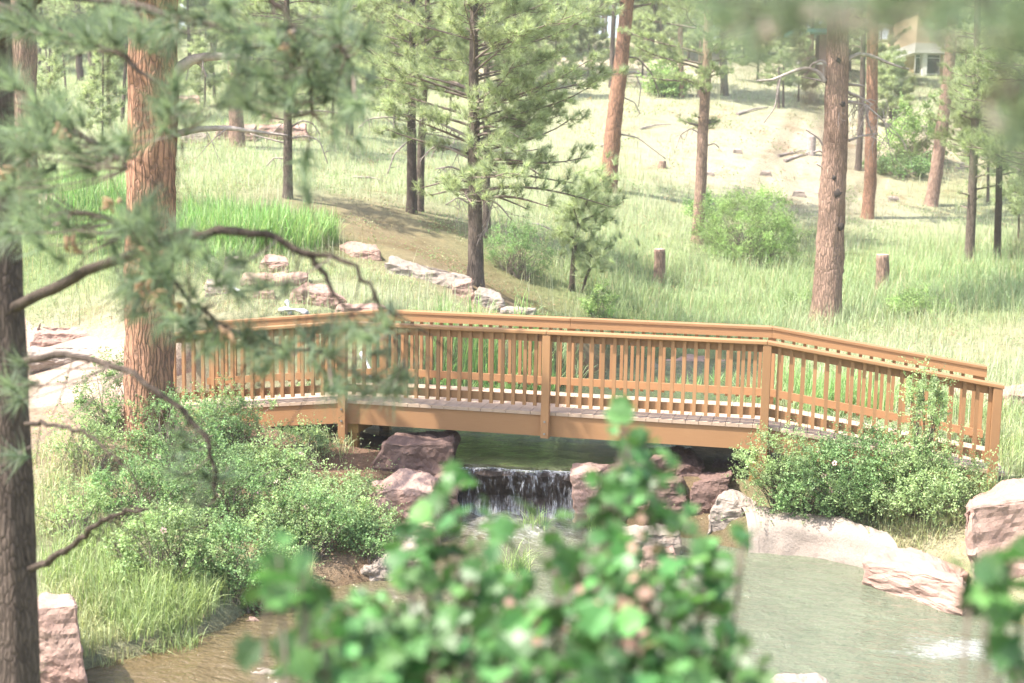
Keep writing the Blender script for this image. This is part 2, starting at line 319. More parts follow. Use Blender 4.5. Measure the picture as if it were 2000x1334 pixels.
def warp(n,a,k): u=np.linspace(-1,1,n); return a*np.sinh(k*u)/math.sinh(k)
gx=warp(440,500,4.6)+1.0; gy=warp(440,500,4.6)+3.0
X,Y=np.meshgrid(gx,gy); x=X.ravel(); y=Y.ravel(); z=height(x,y); c=zone(x,y)
dl=sdist(LOW,x,y); du=sdist(UP,x,y)
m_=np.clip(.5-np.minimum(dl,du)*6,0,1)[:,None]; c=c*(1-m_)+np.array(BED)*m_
ny,nx=X.shape; i=(np.arange(ny-1)[:,None]*nx+np.arange(nx-1)[None]).ravel(); fq=np.stack([i,i+1,i+nx+1,i+nx],-1)
m,n,b=newmat('ground'); a=n.nodes.new('ShaderNodeAttribute'); a.attribute_name='col'
n1=noise(n,1.2,8,.7); n2=noise(n,9,8,.75); n3=noise(n,60,4,.7)
c1=mixc(n,1.0,a.outputs[0],ramp(n,n1.outputs[0],[(.3,(.75,.72,.66)),(.5,(1,1,1)),(.7,(1.12,1.06,1.0))]).outputs[0],'MULTIPLY')
c1=mixc(n,1.0,c1,ramp(n,n2.outputs[0],[(.3,(.6,.62,.6)),(.5,(1,1,1)),(.72,(1.2,1.12,1.05))]).outputs[0],'MULTIPLY')
c1=mixc(n,1.0,c1,ramp(n,n3.outputs[0],[(.3,(.6,.55,.5)),(.55,(1,1,1))]).outputs[0],'MULTIPLY')
n4=noise(n,.45,9,.8); c1=mixc(n,1.0,c1,ramp(n,n4.outputs[0],[(.36,(.72,.62,.52)),(.47,(1,1,1)),(.56,(1,1,1)),(.66,(1.22,1.18,1.12))]).outputs[0],'MULTIPLY')
n.links.new(c1,b.inputs['Base Color']); b.inputs['Roughness'].default_value=.95; b.inputs['Specular IOR Level'].default_value=.1
ad=n.nodes.new('ShaderNodeMath'); ad.operation='ADD'; n.links.new(n2.outputs[0],ad.inputs[0]); n.links.new(n3.outputs[0],ad.inputs[1]); bump(n,b,ad.outputs[0],.8,.05)
M['ground']=m
tag(meshobj('ground',np.stack([x,y,z],-1),fq,m,col=c,smooth=True),kind='structure')
# gravel path from the bridge's left end
m,n,b=newmat('gravel'); v=n.nodes.new('ShaderNodeTexVoronoi'); v.inputs['Scale'].default_value=45; tc=n.nodes.new('ShaderNodeTexCoord'); n.links.new(tc.outputs['Object'],v.inputs['Vector'])
cr=ramp(n,v.outputs['Color'],[(0,(.20,.145,.11)),(.5,(.32,.24,.185)),(1,(.42,.33,.265))]); n1=noise(n,1.5,5)
cc=mixc(n,1.0,cr.outputs[0],ramp(n,n1.outputs[0],[(.35,(.8,.77,.74)),(.6,(1,1,1))]).outputs[0],'MULTIPLY')
n.links.new(cc,b.inputs['Base Color']); b.inputs['Roughness'].default_value=.95; bump(n,b,v.outputs['Distance'],.5,.01); M['gravel']=m
def strip(cl,w_,name):
    cl=np.array(cl,float); t=np.linspace(0,len(cl)-1,80); c_=np.stack([np.interp(t,np.arange(len(cl)),cl[:,k]) for k in (0,1)],-1)
    for _ in range(6): c_[1:-1]=(c_[:-2]+c_[1:-1]*2+c_[2:])/4
    ww=np.interp(t,np.arange(len(cl)),w_); T=np.gradient(c_,axis=0); T/=np.linalg.norm(T,axis=1)[:,None]; Nn=np.stack([-T[:,1],T[:,0]],-1)
    k=np.linspace(-1,1,17); q=c_[:,None]+Nn[:,None]*k[None,:,None]*ww[:,None,None]*.5*(1+.08*vnoise(c_[:,0],c_[:,1],2.5,9))[:,None,None]
    zz=height(q[...,0].ravel(),q[...,1].ravel())+.018-.035*np.repeat(np.abs(k)[None]>.99,80,0).ravel()
    V=np.c_[q.reshape(-1,2),zz]; i=(np.arange(79)[:,None]*17+np.arange(16)[None]).ravel()
    tag(meshobj(name,V,np.stack([i,i+17,i+18,i+1],-1),M['gravel'],smooth=True),kind='structure')
strip([(-5.0,.7),(-6.2,.7),(-7.8,1.0),(-10,2.2),(-14,4.5),(-20,6)],[1.6,2.6,3.6,4,4,4],'path')
# ------------------------------------------------------------------ water
def water(name,poly,z0,mat,step,foam_glare_fn):
    lo=poly.min(0)-.5; hi=poly.max(0)+.5; xs=np.arange(lo[0],hi[0],step); ys=np.arange(lo[1],hi[1],step)
    X,Y=np.meshgrid(xs,ys); x=X.ravel(); y=Y.ravel(); sd=sdist(poly,x,y); ok=sd<.3
    if name=='upper_water': ok&=(y>LIPY(x)-.01)
    if name=='lower_water': ok&=(y<.9)
    ny,nx=X.shape; i=(np.arange(ny-1)[:,None]*nx+np.arange(nx-1)[None]).ravel(); f=np.stack([i,i+1,i+nx+1,i+nx],-1)
    f=f[ok[f].all(1)]; fo,dz=foam_glare_fn(x,y)
    z=z0+dz; us=np.unique(f); mp=np.full(len(x),-1); mp[us]=np.arange(len(us))
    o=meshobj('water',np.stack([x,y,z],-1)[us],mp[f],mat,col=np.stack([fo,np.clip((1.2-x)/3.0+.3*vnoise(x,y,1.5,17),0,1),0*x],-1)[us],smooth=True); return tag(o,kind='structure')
LA,LB=on_plane(872,908,ZU),on_plane(1215,925,ZU)
def LIPY(x): return LA[1]+(np.asarray(x)-LA[0])*(LB[1]-LA[1])/(LB[0]-LA[0])+.03*np.sin(np.asarray(x)*9)+.015*np.sin(np.asarray(x)*23)
def watermat(name,ca,cb,foam_glare_c):
    m,n,b=newmat(name); a=n.nodes.new('ShaderNodeAttribute'); a.attribute_name='col'
    sp=n.nodes.new('ShaderNodeSeparateColor'); n.links.new(a.outputs['Color'],sp.inputs[0]); n1=noise(n,1.1,5,.6); c0r=ramp(n,n1.outputs[0],[(.35,tuple(v*.8 for v in cb)),(.65,cb)]); c0m=mixc(n,sp.outputs[1],c0r.outputs[0],ca)
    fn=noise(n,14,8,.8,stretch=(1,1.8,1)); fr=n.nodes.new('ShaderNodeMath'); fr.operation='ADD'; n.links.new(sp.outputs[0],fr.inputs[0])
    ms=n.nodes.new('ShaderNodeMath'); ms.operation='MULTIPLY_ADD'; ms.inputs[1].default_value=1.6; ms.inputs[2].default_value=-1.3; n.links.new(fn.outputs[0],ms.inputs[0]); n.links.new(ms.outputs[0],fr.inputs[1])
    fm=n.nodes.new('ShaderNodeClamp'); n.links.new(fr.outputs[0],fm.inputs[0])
    c1=mixc(n,fm.outputs[0],c0m,foam_glare_c); n.links.new(c1,b.inputs['Base Color'])  # one white for real foam and for the painted sky glare
    rr=n.nodes.new('ShaderNodeMapRange'); rr.inputs[3].default_value=.03; rr.inputs[4].default_value=.6; n.links.new(fm.outputs[0],rr.inputs[0]); n.links.new(rr.outputs[0],b.inputs['Roughness'])
    b.inputs['IOR'].default_value=1.33; b.inputs['Specular IOR Level'].default_value=1.0
    w1=noise(n,3,4,.6,stretch=(1,1.9,1)); w2=noise(n,22,3,.5,stretch=(1,2.0,1)); ad=n.nodes.new('ShaderNodeMath'); ad.operation='MULTIPLY_ADD'; ad.inputs[1].default_value=.35
    n.links.new(w2.outputs[0],ad.inputs[0]); n.links.new(w1.outputs[0],ad.inputs[2]); bump(n,b,ad.outputs[0],.9,.09); return m
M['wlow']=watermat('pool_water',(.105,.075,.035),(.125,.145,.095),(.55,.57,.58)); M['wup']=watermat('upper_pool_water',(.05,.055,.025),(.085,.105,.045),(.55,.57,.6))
fc=on_plane(985,1040,ZL)
def foam_glare_low(x,y):
    d=np.hypot((x-fc[0])/1.15,(y-fc[1]-.1)/.8); f=np.clip(1.0-d*.55,0,1)*.85
    dz=.09*np.exp(-(d/.75)**2)*(1+.9*vnoise(x,y,14,3))+.006*vnoise(x,y,7,4)+.004*vnoise(x,y*1.8,16,14)
    e=np.hypot((x-glare_ctr[0])/.95,(y-glare_ctr[1])/.62)+.45*vnoise(x,y,3,8)+.2*vnoise(x,y,9,9); f=np.maximum(f,np.clip(1.2-e,0,1)*.85)  # sky glare on the right pool, painted into the foam mask as a white patch
    return f,dz
glare_ctr=on_plane(1905,1268,ZL)  # centre of the painted sky glare
water('lower_water',LOW,ZL,M['wlow'],.05,foam_glare_low)
def foamup(x,y):
    d=np.abs(y-LIPY(x)); return np.clip(1.0-d*11,0,1)*.7,-.04*np.exp(-(d/.07)**2)+.004*vnoise(x,y,8,5)
water('upper_water',UP,ZU,M['wup'],.05,foamup)
# waterfall curtain
m,n,b=newmat('falling_water'); out=n.nodes['Material Output']
s1=noise(n,26,6,.7,stretch=(2.2,2.2,.10)); s2=noise(n,10,5,.7,stretch=(1.3,1.3,.25)); s3=noise(n,60,5,.8,stretch=(1,1,.5))
a=n.nodes.new('ShaderNodeAttribute'); a.attribute_name='col'
mu=n.nodes.new('ShaderNodeMath'); mu.operation='MULTIPLY'; n.links.new(s1.outputs[0],mu.inputs[0]); n.links.new(s2.outputs[0],mu.inputs[1])
m2=n.nodes.new('ShaderNodeMath'); m2.operation='MULTIPLY_ADD'; m2.inputs[1].default_value=.45; n.links.new(a.outputs['Fac'],m2.inputs[0]); n.links.new(mu.outputs[0],m2.inputs[2])
r_=ramp(n,m2.outputs[0],[(.29,(0,0,0)),(.44,(.38,.38,.38)),(.60,(.9,.9,.9))])
tr=n.nodes.new('ShaderNodeBsdfTransparent'); mx=n.nodes.new('ShaderNodeMixShader'); b.inputs['Base Color'].default_value=(.72,.74,.78,1); b.inputs['Roughness'].default_value=.3
n.links.new(r_.outputs[0],mx.inputs[0]); n.links.new(tr.outputs[0],mx.inputs[1]); n.links.new(b.outputs[0],mx.inputs[2]); n.links.new(mx.outputs[0],out.inputs[0]); M['fall']=m
M['fall_solid'],_n,_b=newmat('white_water'); _b.inputs['Base Color'].default_value=(.45,.47,.48,1); _b.inputs['Roughness'].default_value=.3
x0,x1=LA[0]+.05,LB[0]-.12; nx_,nz_=90,24; xs=np.linspace(x0,x1,nx_); tt=np.linspace(0,1,nz_)
XX,TT=np.meshgrid(xs,tt); prof=.02+.16*np.sqrt(TT); rip=.018*np.sin(XX*37)+.012*np.sin(XX*83+1)
V=np.stack([XX,LIPY(XX)-prof-rip*TT,ZU-.005-(ZU-ZL-.02)*TT**1.25*1.0],-1).reshape(-1,3)
i=(np.arange(nz_-1)[:,None]*nx_+np.arange(nx_-1)[None]).ravel()
lowf=np.clip((TT-.55)*1.6,0,1)*np.clip(1.25-(XX-x0)/(x1-x0),0,1)*.75+.35*np.exp(-TT*14)+.1*np.clip(((XX-x0)/(x1-x0)-.3)*3,0,1)
o=meshobj('waterfall',V,np.stack([i,i+1,i+nx_+1,i+nx_],-1),M['fall'],col=np.repeat(lowf.reshape(-1,1),3,1),smooth=True)
tag(o,'thin curtain of water falling over the dark rock ledge below the bridge','waterfall')
# ------------------------------------------------------------------ the bridge
S_=2.44; WD=1.39; ZC=.934
def zd(x):
    x=np.asarray(x,float); return np.where(x<-S_,(x+S_)*.108,np.where(x>S_,-(x-S_)*.143,0.0))
def lift(V): V=V.copy(); V[:,2]+=zd(V[:,0]); return V
BR=empty('footbridge',(0,0,0),'tan painted wooden footbridge with baluster railings crossing the stream','bridge')
spans=[(-2*S_,-S_),(-S_,0),(0,S_),(S_,2*S_)]
mb=MB(); x=-2*S_
while x<2*S_-.02:
    j=random.uniform(-.004,.004); mb.box(x+.0025,x+.1443,-.018,WD+.018,-.038,j*.12,lift); x+=.1468
mb.build('deck',M['deckw'],BR)
for sd,(ya,yb) in (('n',(0,.045)),('f',(WD-.045,WD))):
    for a,b_ in spans:
        mb=MB(); mb.box(a+.002,b_-.002,ya,yb,-.283,-.0405,lift); mb.build('side_beam',M['wood'],BR)
for yy in (.45,.92):
    mb=MB(); mb.box(-2*S_+.05,2*S_-.05,yy,yy+.045,-.275,-.0405,lift,24); mb.build('joist',M['wood'],BR)
def rail(y0,sg,a,b_):
    # sg=+1: near railing (outside towards -y)
    o=lambda u,v:(min(y0-sg*u,y0-sg*v),max(y0-sg*u,y0-sg*v))
    mb=MB(); mb.box(a+.0015,b_-.0015,*o(-.05,.10),ZC-.038,ZC,lift); r=mb.build('rail_cap',M['wood'],BR)
    bv=r.modifiers.new('b','BEVEL'); bv.width=.006; bv.segments=2
    mb=MB(); mb.box(a+.002,b_-.002,*o(-.038,-.001),ZC-.130,ZC-.0385,lift); mb.build('top_rail',M['wood'],BR)
    mb=MB(); mb.box(a+.002,b_-.002,*o(-.038,-.001),.098,.187,lift); mb.build('bottom_rail',M['wood'],BR)
bal=0; rest=MB()
def post(x,y0,sg,zb,bolts=True,full=False):
    o=lambda u,v:(min(y0-sg*u,y0-sg*v),max(y0-sg*u,y0-sg*v)); zz=float(zd(x))
    mb=MB(); mb.box(x-.046,x+.046,*o(.001,.093),zb,ZC-.0395+zz); p=mb.build('post',M['wood_v'],BR)
    bv=p.modifiers.new('b','BEVEL'); bv.width=.005; bv.segments=2
    if bolts:
        for h in (-.10,-.24):
            mb=MB(); c=np.array([x,y0-sg*.0935,h+zz]); mb.tube([c,c+np.array([0,-sg*.010,0])],.013,8); mb.build('bolt',M['steel'],p)
for y0,sg in ((0.0,1),(WD,-1)):
    for (a,b_) in spans:
        rail(y0,sg,a,b_); nb=18
        for k in range(nb):
            x=a+(b_-a)*(k+1)/(nb+1)+random.uniform(-.003,.003)
            tgt=MB() if (bal<100 and (sg==1 or True) and bal<100) else rest
            ya,yb=(y0-sg*.001,y0-sg*.039); z_=float(zd(x)); q=random.uniform(-.004,.004)
            tgt.box(x-.019,x+.019,min(ya,yb),max(ya,yb),.070+z_+q,ZC-.040+z_)
            if tgt is not rest: tgt.build('baluster',M['wood_v'],BR)
            bal+=1
    for x in (-2*S_+.06,-S_,0,S_,2*S_-.06):
        zb=-.292 if abs(x)<.1 else float(H(x,y0)-.25)
        post(x,y0,sg,zb)
tag(rest.build('baluster',M['wood_v'],BR),kind='stuff')
for x in (-S_+.10,S_-.10):
    for y0 in (.05,WD-.15):
        mb=MB(); mb.box(x-.045,x+.045,y0,y0+.09,H(x,y0)-.2,-.0405 if False else -.284); p=mb.build('support_post',M['oldwood'],BR)
mb=MB(); mb.box(-S_-.05,-S_+.16,.046,WD-.046,-.40,-.285); mb.build('cross_beam',M['oldwood'],BR)
# ------------------------------------------------------------------ rocks
def rock(label,front,top,d,T,mat='rock',rough=.012,group=None,cat='rock',name='rock',sub=5,pos=None):
    L=[]
    cx=np.mean([p[0] for p in front]); cy=np.mean([p[1] for p in front])
    front=[(p[0],p[1],d+(p[2] if len(p)>2 else 0)) for p in front]
    for p in front: L.append(P(*p))
    for p in top: L.append(P(p[0],p[1],d+T))
    for p in front:                                   # body behind the face, down into the ground
        q=P(p[0]*.9+cx*.1,p[1],p[2]+T*.9); q[2]=min(q[2],P(*p)[2]-.05); L.append(q)
    low=min(p[2] for p in L)
    for p in front: 
        if p[1]>cy: q=P(*p); L.append(q+np.array([0,0,-.18])+.1*_fwd)
    L=np.array(L); ctr=L.mean(0); bm=bmesh.new()
    for p in L: bm.verts.new(p-ctr)
    r=bmesh.ops.convex_hull(bm,input=bm.verts); bmesh.ops.delete(bm,geom=list({e for e in r['geom_interior'] if isinstance(e,bmesh.types.BMVert)}),context='VERTS')
    bmesh.ops.dissolve_limit(bm,angle_limit=R(12),verts=bm.verts,edges=bm.edges)
    size=float(np.linalg.norm(L.max(0)-L.min(0)))
    bmesh.ops.bevel(bm,geom=bm.edges[:],offset=size*.022,segments=3,affect='EDGES',profile=.6)
    bmesh.ops.triangulate(bm,faces=bm.faces)
    for _ in range(sub):
        e=[e for e in bm.edges if e.calc_length()>size/34]
        if not e: break
        bmesh.ops.subdivide_edges(bm,edges=e,cuts=1); bmesh.ops.triangulate(bm,faces=[f for f in bm.faces if len(f.verts)>3])
    bm.normal_update(); s=int(abs(ctr[0]*997+ctr[1]*131))%1000
    co=np.array([v.co[:] for v in bm.verts])+ctr
    from mathutils import noise as mn
    f=2.6/max(size,.5); sv=Vector((s*.37,s*.11,s*.23))
    nz=[mn.fractal(Vector(c)*f+sv,.8,2.0,5)*.050+mn.fractal(Vector((c[0],c[1],c[2]*2.5))*f*3.1+sv,.7,2.1,5)*.018-abs(mn.noise(Vector((c[0]*.6,c[1]*.6,c[2]*1.6))*f*1.7+sv))*.03 for c in co]
    for v,k in zip(bm.verts,nz): v.co+=v.normal*float(k)*size*(rough/.012)*.8
    me=bpy.data.meshes.new(name); bm.to_mesh(me); bm.free(); me.materials.append(M[mat]); 
    o=bpy.data.objects.new(name,me); scene.collection.objects.link(o); o.location=ctr
    return tag(o,label,cat,group)
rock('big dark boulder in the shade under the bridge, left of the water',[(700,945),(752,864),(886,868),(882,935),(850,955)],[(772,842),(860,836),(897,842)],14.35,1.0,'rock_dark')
rock('reddish boulder with a flat sunlit top, left of the waterfall',[(710,1012),(722,968),(765,952),(850,962),(852,1000),(820,1025),(740,1030)],[(750,936),(790,912),(830,915),(856,930)],13.4,.6)
rock('flat pale slab at the water edge below the reddish boulder',[(660,1138),(750,1143),(822,1100),(818,1066)],[(680,1080),(740,1045),(810,1052)],12.2,.8,'rock_pale')
rock('thin grey slab overhanging the water on the left bank',[(395,1200),(402,1228),(500,1215),(528,1192)],[(405,1182),(520,1165)],11.3,.6,'rock')
rock('small pinkish stone wedged under the overhanging slab',[(462,1220),(470,1236),(505,1236),(517,1222),(495,1204)],[(480,1203)],11.05,.2,'rock')
rock('tall smooth pink slab beside the dark trunk at bottom left',[(62,1185),(148,1180),(175,1345),(60,1400),(160,1400)],[(85,1157),(140,1158)],9.4,.5,'rock',.008)
rock('pale wet stone breaking the water surface at bottom left',[(486,1312),(500,1328),(545,1332),(566,1314)],[(495,1302),(552,1302)],9.9,.3,'rock_pale')
rock('brown rock pillar at the right end of the waterfall lip',[(1112,926),(1168,920),(1165,960),(1150,1002),(1128,1002),(1118,955)],[(1118,905),(1195,906)],14.15,.6,'rock')
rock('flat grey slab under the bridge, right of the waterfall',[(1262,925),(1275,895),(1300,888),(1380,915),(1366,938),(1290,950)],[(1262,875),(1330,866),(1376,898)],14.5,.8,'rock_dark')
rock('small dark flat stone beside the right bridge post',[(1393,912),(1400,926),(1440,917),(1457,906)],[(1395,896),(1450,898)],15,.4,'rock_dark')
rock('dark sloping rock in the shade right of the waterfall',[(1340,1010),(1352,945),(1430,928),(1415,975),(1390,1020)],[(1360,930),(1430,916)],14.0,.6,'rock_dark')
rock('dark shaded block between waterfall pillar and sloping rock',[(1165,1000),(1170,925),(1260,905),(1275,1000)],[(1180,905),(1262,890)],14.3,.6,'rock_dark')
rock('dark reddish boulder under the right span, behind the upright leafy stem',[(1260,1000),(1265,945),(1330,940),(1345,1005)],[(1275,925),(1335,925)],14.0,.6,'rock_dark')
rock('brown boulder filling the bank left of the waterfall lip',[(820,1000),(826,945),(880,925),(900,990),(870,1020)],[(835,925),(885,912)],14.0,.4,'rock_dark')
rock('low pink stone at the bank edge under the reddish boulder',[(760,1050),(770,1028),(850,1022),(860,1052)],[(780,1018),(845,1014)],13.0,.3,'rock')
rock('rounded brown rock beside the left bridge post',[(700,985),(702,950),(742,945),(748,985)],[(708,938),(738,935)],13.9,.3,'rock')
rock('slanting brown slab on the bank above the flat pale slab',[(600,1100),(620,1060),(700,1062),(705,1100)],[(625,1048),(695,1050)],12.6,.4,'rock')
rock('lumpy pink boulder at the left end of the right pool rim',[(1378,1045),(1385,1000),(1400,968),(1480,990),(1484,1020),(1460,1052)],[(1400,957),(1450,945),(1480,975)],13.8,.6,'rock_pale')
def ledge(label,px,py0,py1,d,T,mat,seed,n=60):
    # long low lip of rock following the shore: image points of its foot, rows up and over
    t=np.linspace(0,1,n); X_=np.interp(t,np.linspace(0,1,len(px)),px); F0=np.interp(t,np.linspace(0,1,len(px)),py1); F1=np.interp(t,np.linspace(0,1,len(px)),py0); D_=np.interp(t,np.linspace(0,1,len(d)),d)
    rows=[]
    for k,(u,dp,up) in enumerate([(0,-.02,-.15),(0,0,.0),(.3,.03,0),(.62,.05,0),(.88,.10,0),(1,.2,0),(1.03,.4,0),(1.0,T,0),(1.0,T+.15,-.2)]):
        q=np.array([P(a,b0+(b1-b0)*min(u,1.0),dd) for a,b0,b1,dd in zip(X_,F0,F1,D_)]); h=_fwd*np.array([1,1,0]); h/=np.linalg.norm(h)
        q=q+h*dp+np.array([0,0,up]); q+=h*(.05*vnoise(q[:,0]*2,q[:,2]*3+k,2.2,seed)+.035*vnoise(q[:,0]*6,q[:,2]*9+k*2,2.0,seed+5))[:,None]; q[:,2]+=.025*vnoise(q[:,0]*3,q[:,1]*3+k*.6,2.5,seed+1)+.01*rng.standard_normal(n); rows.append(q)
    V=np.vstack(rows); i=(np.arange(8)[:,None]*n+np.arange(n-1)[None]).ravel(); o=meshobj('rock',V,np.stack([i,i+1,i+n+1,i+n],-1),M[mat],smooth=True,loc=V.mean(0))
    sm=o.modifiers.new('s','SUBSURF'); sm.levels=sm.render_levels=1
    return tag(o,label,'rock')
ledge('long low pale rock ledge along the far shore of the right pool',[1462,1490,1530,1600,1660,1710,1760],[1012,1006,1012,1022,1026,1046,1066],[1066,1066,1070,1078,1094,1112,1130],[13.35,13.3,13.2,12.9,12.5],.45,'rock_pale',31)
rock('large red slab lying in the pool on the right',[(1680,1146,.9),(1688,1090,.9),(1780,1112,.45),(1890,1140,0),(1884,1206,0),(1800,1184,.4)],[(1704,1066),(1790,1062),(1895,1098)],11.45,1.3)
rock('huge pink boulder at the right edge above the pool',[(1897,1060),(1884,990),(1960,985),(2080,960),(2090,1150),(1960,1140),(1908,1112)],[(1892,970),(1960,936),(2010,926),(2090,920)],11.8,1.3,'rock',.008)
rock('pale boulder at the very bottom of the right pool',[(1470,1385),(1505,1332),(1620,1336),(1685,1385)],[(1520,1309),(1600,1312)],9.5,.4,'rock_pale')
rock('wide pink boulder behind the right end of the bridge',[(1850,812),(1850,768),(2040,768),(2040,815)],[(1862,752),(2040,752)],17.2,.8,'rock')
rock('brown half-hidden stone in the pool behind the foreground leaves',[(1245,1130),(1255,1085),(1320,1075),(1325,1125)],[(1260,1070),(1315,1062)],12.4,.5,'rock')
rock('pale rounded stone in the pool right of the falls foam',[(1190,1075),(1200,1045),(1330,1040),(1330,1070)],[(1215,1028),(1310,1024)],13.2,.4,'rock_pale')
rock('red block on top of the rock cascade beside the reeds',[(505,526),(508,511),(565,511),(563,532)],[(522,498),(556,497)],20.3,.5)
rock('long flat red slab in the middle of the cascade',[(465,549),(470,540),(602,541),(578,562),(475,557)],[(475,534),(600,533)],19.4,.6)
rock('brown upright block at the foot of the cascade',[(490,612),(498,572),(535,570),(540,612)],[(500,566),(535,565)],18.5,.4)
rock('rounded pink rock at the right of the cascade',[(560,598),(575,566),(650,570),(682,586),(640,604)],[(600,553),(640,558)],18.4,.5,'rock')
rock('flat pink slab just behind the far handrail',[(648,616),(655,599),(757,601),(752,616)],[(665,592),(746,594)],17.9,.5,'rock')
rock('small pink block left of the red cascade block',[(436,530),(438,505),(466,503),(468,530)],[(442,500),(464,499)],20.2,.4,'rock_pale')
rock('pale rock in the cascade streaked by falling water',[(400,590),(402,552),(450,548),(455,588)],[(405,545),(448,542)],19,.4,'rock_pale')
rock('broken rust-red rock on the mound with a dark hollow',[(682,514),(690,492),(742,488),(743,520)],[(660,480),(692,470),(738,478)],22.5,.5)
rock('grey stone leaning on the broken rust-red rock',[(655,505),(660,488),(700,484),(700,500)],[(672,472),(700,472)],23.1,.5,'rock_pale')
rock('long pale slab sloping down the mound toward the pine',[(748,534),(750,512),(850,532),(898,562),(880,578),(830,562)],[(762,500),(850,516),(925,541)],21.4,.7,'rock_pale')
rock('cracked brown block at the lower end of the long slab',[(878,600),(882,560),(922,550),(930,604),(900,606)],[(890,545),(922,541)],21.0,.4,'rock')
rock('rounded pale rock right of the middle pine base',[(925,602),(926,572),(980,586),(988,606)],[(936,557),(975,570)],20.9,.4,'rock_pale')
rock('flat pale stone just above the handrail in the middle',[(975,616),(976,603),(1047,604),(1042,616)],[(986,598),(1036,599)],20.2,.4,'rock_pale')
rock('long brown slab beside the path at far left',[(60,672),(66,650),(175,650),(179,667)],[(80,637),(170,640)],19.2,.5,'rock')
rock('pale flat slab in front of the long brown slab',[(48,708),(50,690),(192,688),(187,708)],[(60,677),(185,677)],17.9,.5,'rock_pale')
rock('pale blocky boulder by the left reeds',[(58,432),(64,400),(90,392),(160,388),(157,432)],[(76,378),(110,374),(156,378)],25.5,.8,'rock')
rock('dark red boulder on the slope behind the orange trunk',[(340,215),(346,192),(392,190),(390,212)],[(350,187),(390,186)],54,1,'rock')
rock('low pink boulder under the grey pine on the slope',[(418,272),(425,250),(500,249),(502,272)],[(430,244),(500,243)],41,1.2,'rock',group='low pink rocks on the slope')
rock('low pink boulder right of the grey pine on the slope',[(500,272),(505,249),(600,246),(606,268)],[(510,243),(596,241)],42,1.2,'rock',group='low pink rocks on the slope')
rock('pale low boulder left of the grey pine on the slope',[(350,284),(356,266),(405,264),(402,284)],[(360,260),(400,259)],40,1,'rock_pale',group='low pink rocks on the slope')
rock('grey rounded boulder above the low pink rocks',[(505,243),(512,226),(545,226),(548,243)],[(515,220),(540,220)],46,1,'rock')
rock('flat pink stone on the far side of the upper pool',[(1240,716),(1245,703),(1420,704),(1420,714)],[(1255,697),(1415,698)],23.4,.5,'rock')
rock('small pale stone at the edge of the upper pool',[(1268,724),(1272,712),(1292,713),(1290,724)],[(1275,709),(1288,709)],22.8,.25,'rock_pale')
# ledge behind the waterfall
mb=MB()
xs=np.linspace(LA[0]-.25,LB[0]+.35,60); prof=[(.35,ZU-.055),(.02,ZU-.045),(-.02,ZU-.09),(.03,ZU-.2),(.10,ZU-.35),(.06,ZU-.45),(.12,ZL-.2)]
V=[];
for k,(dy,zz) in enumerate(prof):
    for x in xs: V.append((x,LIPY(x)+dy+.035*math.sin(x*7+k)+.02*math.sin(x*19+2*k),zz+(.012*math.sin(x*15) if k<3 else 0)))
i=(np.arange(len(prof)-1)[:,None]*60+np.arange(59)[None]).ravel()
mb.add(V,f4=np.stack([i,i+60,i+61,i+1],-1))
tag(mb.build('rock_ledge',M['ledge']),'black wet rock ledge that the waterfall pours over','rock')
# cascade water above the bridge
mb=MB()
for a,b_ in (((560,588,18.1),(566,615,17.9)),((448,560,18.9),(470,575,18.7)),((705,690,17.3),(730,742,17.1)),((545,605,18.0),(600,612,17.6))):
    p,q=P(*a),P(*b_); pts_=[p*(1-t)+q*t+np.array([0,0,.03*math.sin(t*3)]) for t in np.linspace(0,1,10)]; mb.tube(pts_,[.028+.012*math.sin(k) for k in range(10)],8,rough=.2)
tag(mb.build('water',M['fall_solid'],smooth=True),kind='structure')
# ------------------------------------------------------------------ vegetation tools
def unit(v): return v/(np.linalg.norm(v,axis=-1,keepdims=True)+1e-9)
def rvec(n): return unit(rng.standard_normal((n,3)))
def tufts(T,D,nn,L,w_,colf=None,spread=.75):
    """bottle-brush tufts: T positions, D twig directions, nn needles each"""
    k=len(T); T=np.repeat(T,nn,0); D=np.repeat(D,nn,0); n=len(T)
    rad=rvec(n); rad=unit(rad-(rad*D).sum(1)[:,None]*D)
    a=rng.uniform(.05,1,n)[:,None]; dr=unit(D*(1.05-a*spread)+rad*a*spread)
    Ln=(L*rng.uniform(.7,1.1,n))[:,None]; p0=T-D*rng.uniform(0,.5,n)[:,None]*L*.8
    sd=unit(np.cross(dr,rvec(n)))*(w_*.5); tip=p0+dr*Ln; tip[:,2]-=Ln[:,0]*rng.uniform(0,.12,n)
    V=np.stack([p0-sd,p0+sd,tip],1).reshape(-1,3); Fc=np.arange(3*n).reshape(-1,3)
    c=np.ones(k) if colf is None else colf
    C_=np.repeat(c,nn*3)[:,None]*np.ones(3); return V,Fc,C_
def leafs(Pn,size,ar=.55,up=.5,c=None,fold=.25,nrm=None):
    n=len(Pn); size=np.broadcast_to(size,(n,)); nr=unit(rvec(n)+np.array([0,0,up])) if nrm is None else nrm
    d=unit(np.cross(nr,rvec(n))); s=np.cross(nr,d)
    L=size[:,None]; b=Pn-d*L*.5; t=Pn+d*L*.5-nr*L*.08; l=Pn-s*L*ar*.5+nr*L*fold*ar; r=Pn+s*L*ar*.5+nr*L*fold*ar
    V=np.stack([b,l,t,r],1).reshape(-1,3); i=np.arange(n)*4
    Fc=np.concatenate([np.stack([i,i+2,i+1],-1),np.stack([i,i+3,i+2],-1)])
    C_=np.ones((4*n,3)) if c is None else np.repeat(c,4)[:,None]*np.ones(3); return V,Fc,C_
def plane_pt(px,py,base):
    h=_fwd*np.array([1,1,0]); h/=np.linalg.norm(h); dr=_fwd+(px-CX)/F*_r-(py-CY)/F*_u
    return CAM+dr*(((base-CAM)@h)/(dr@h))
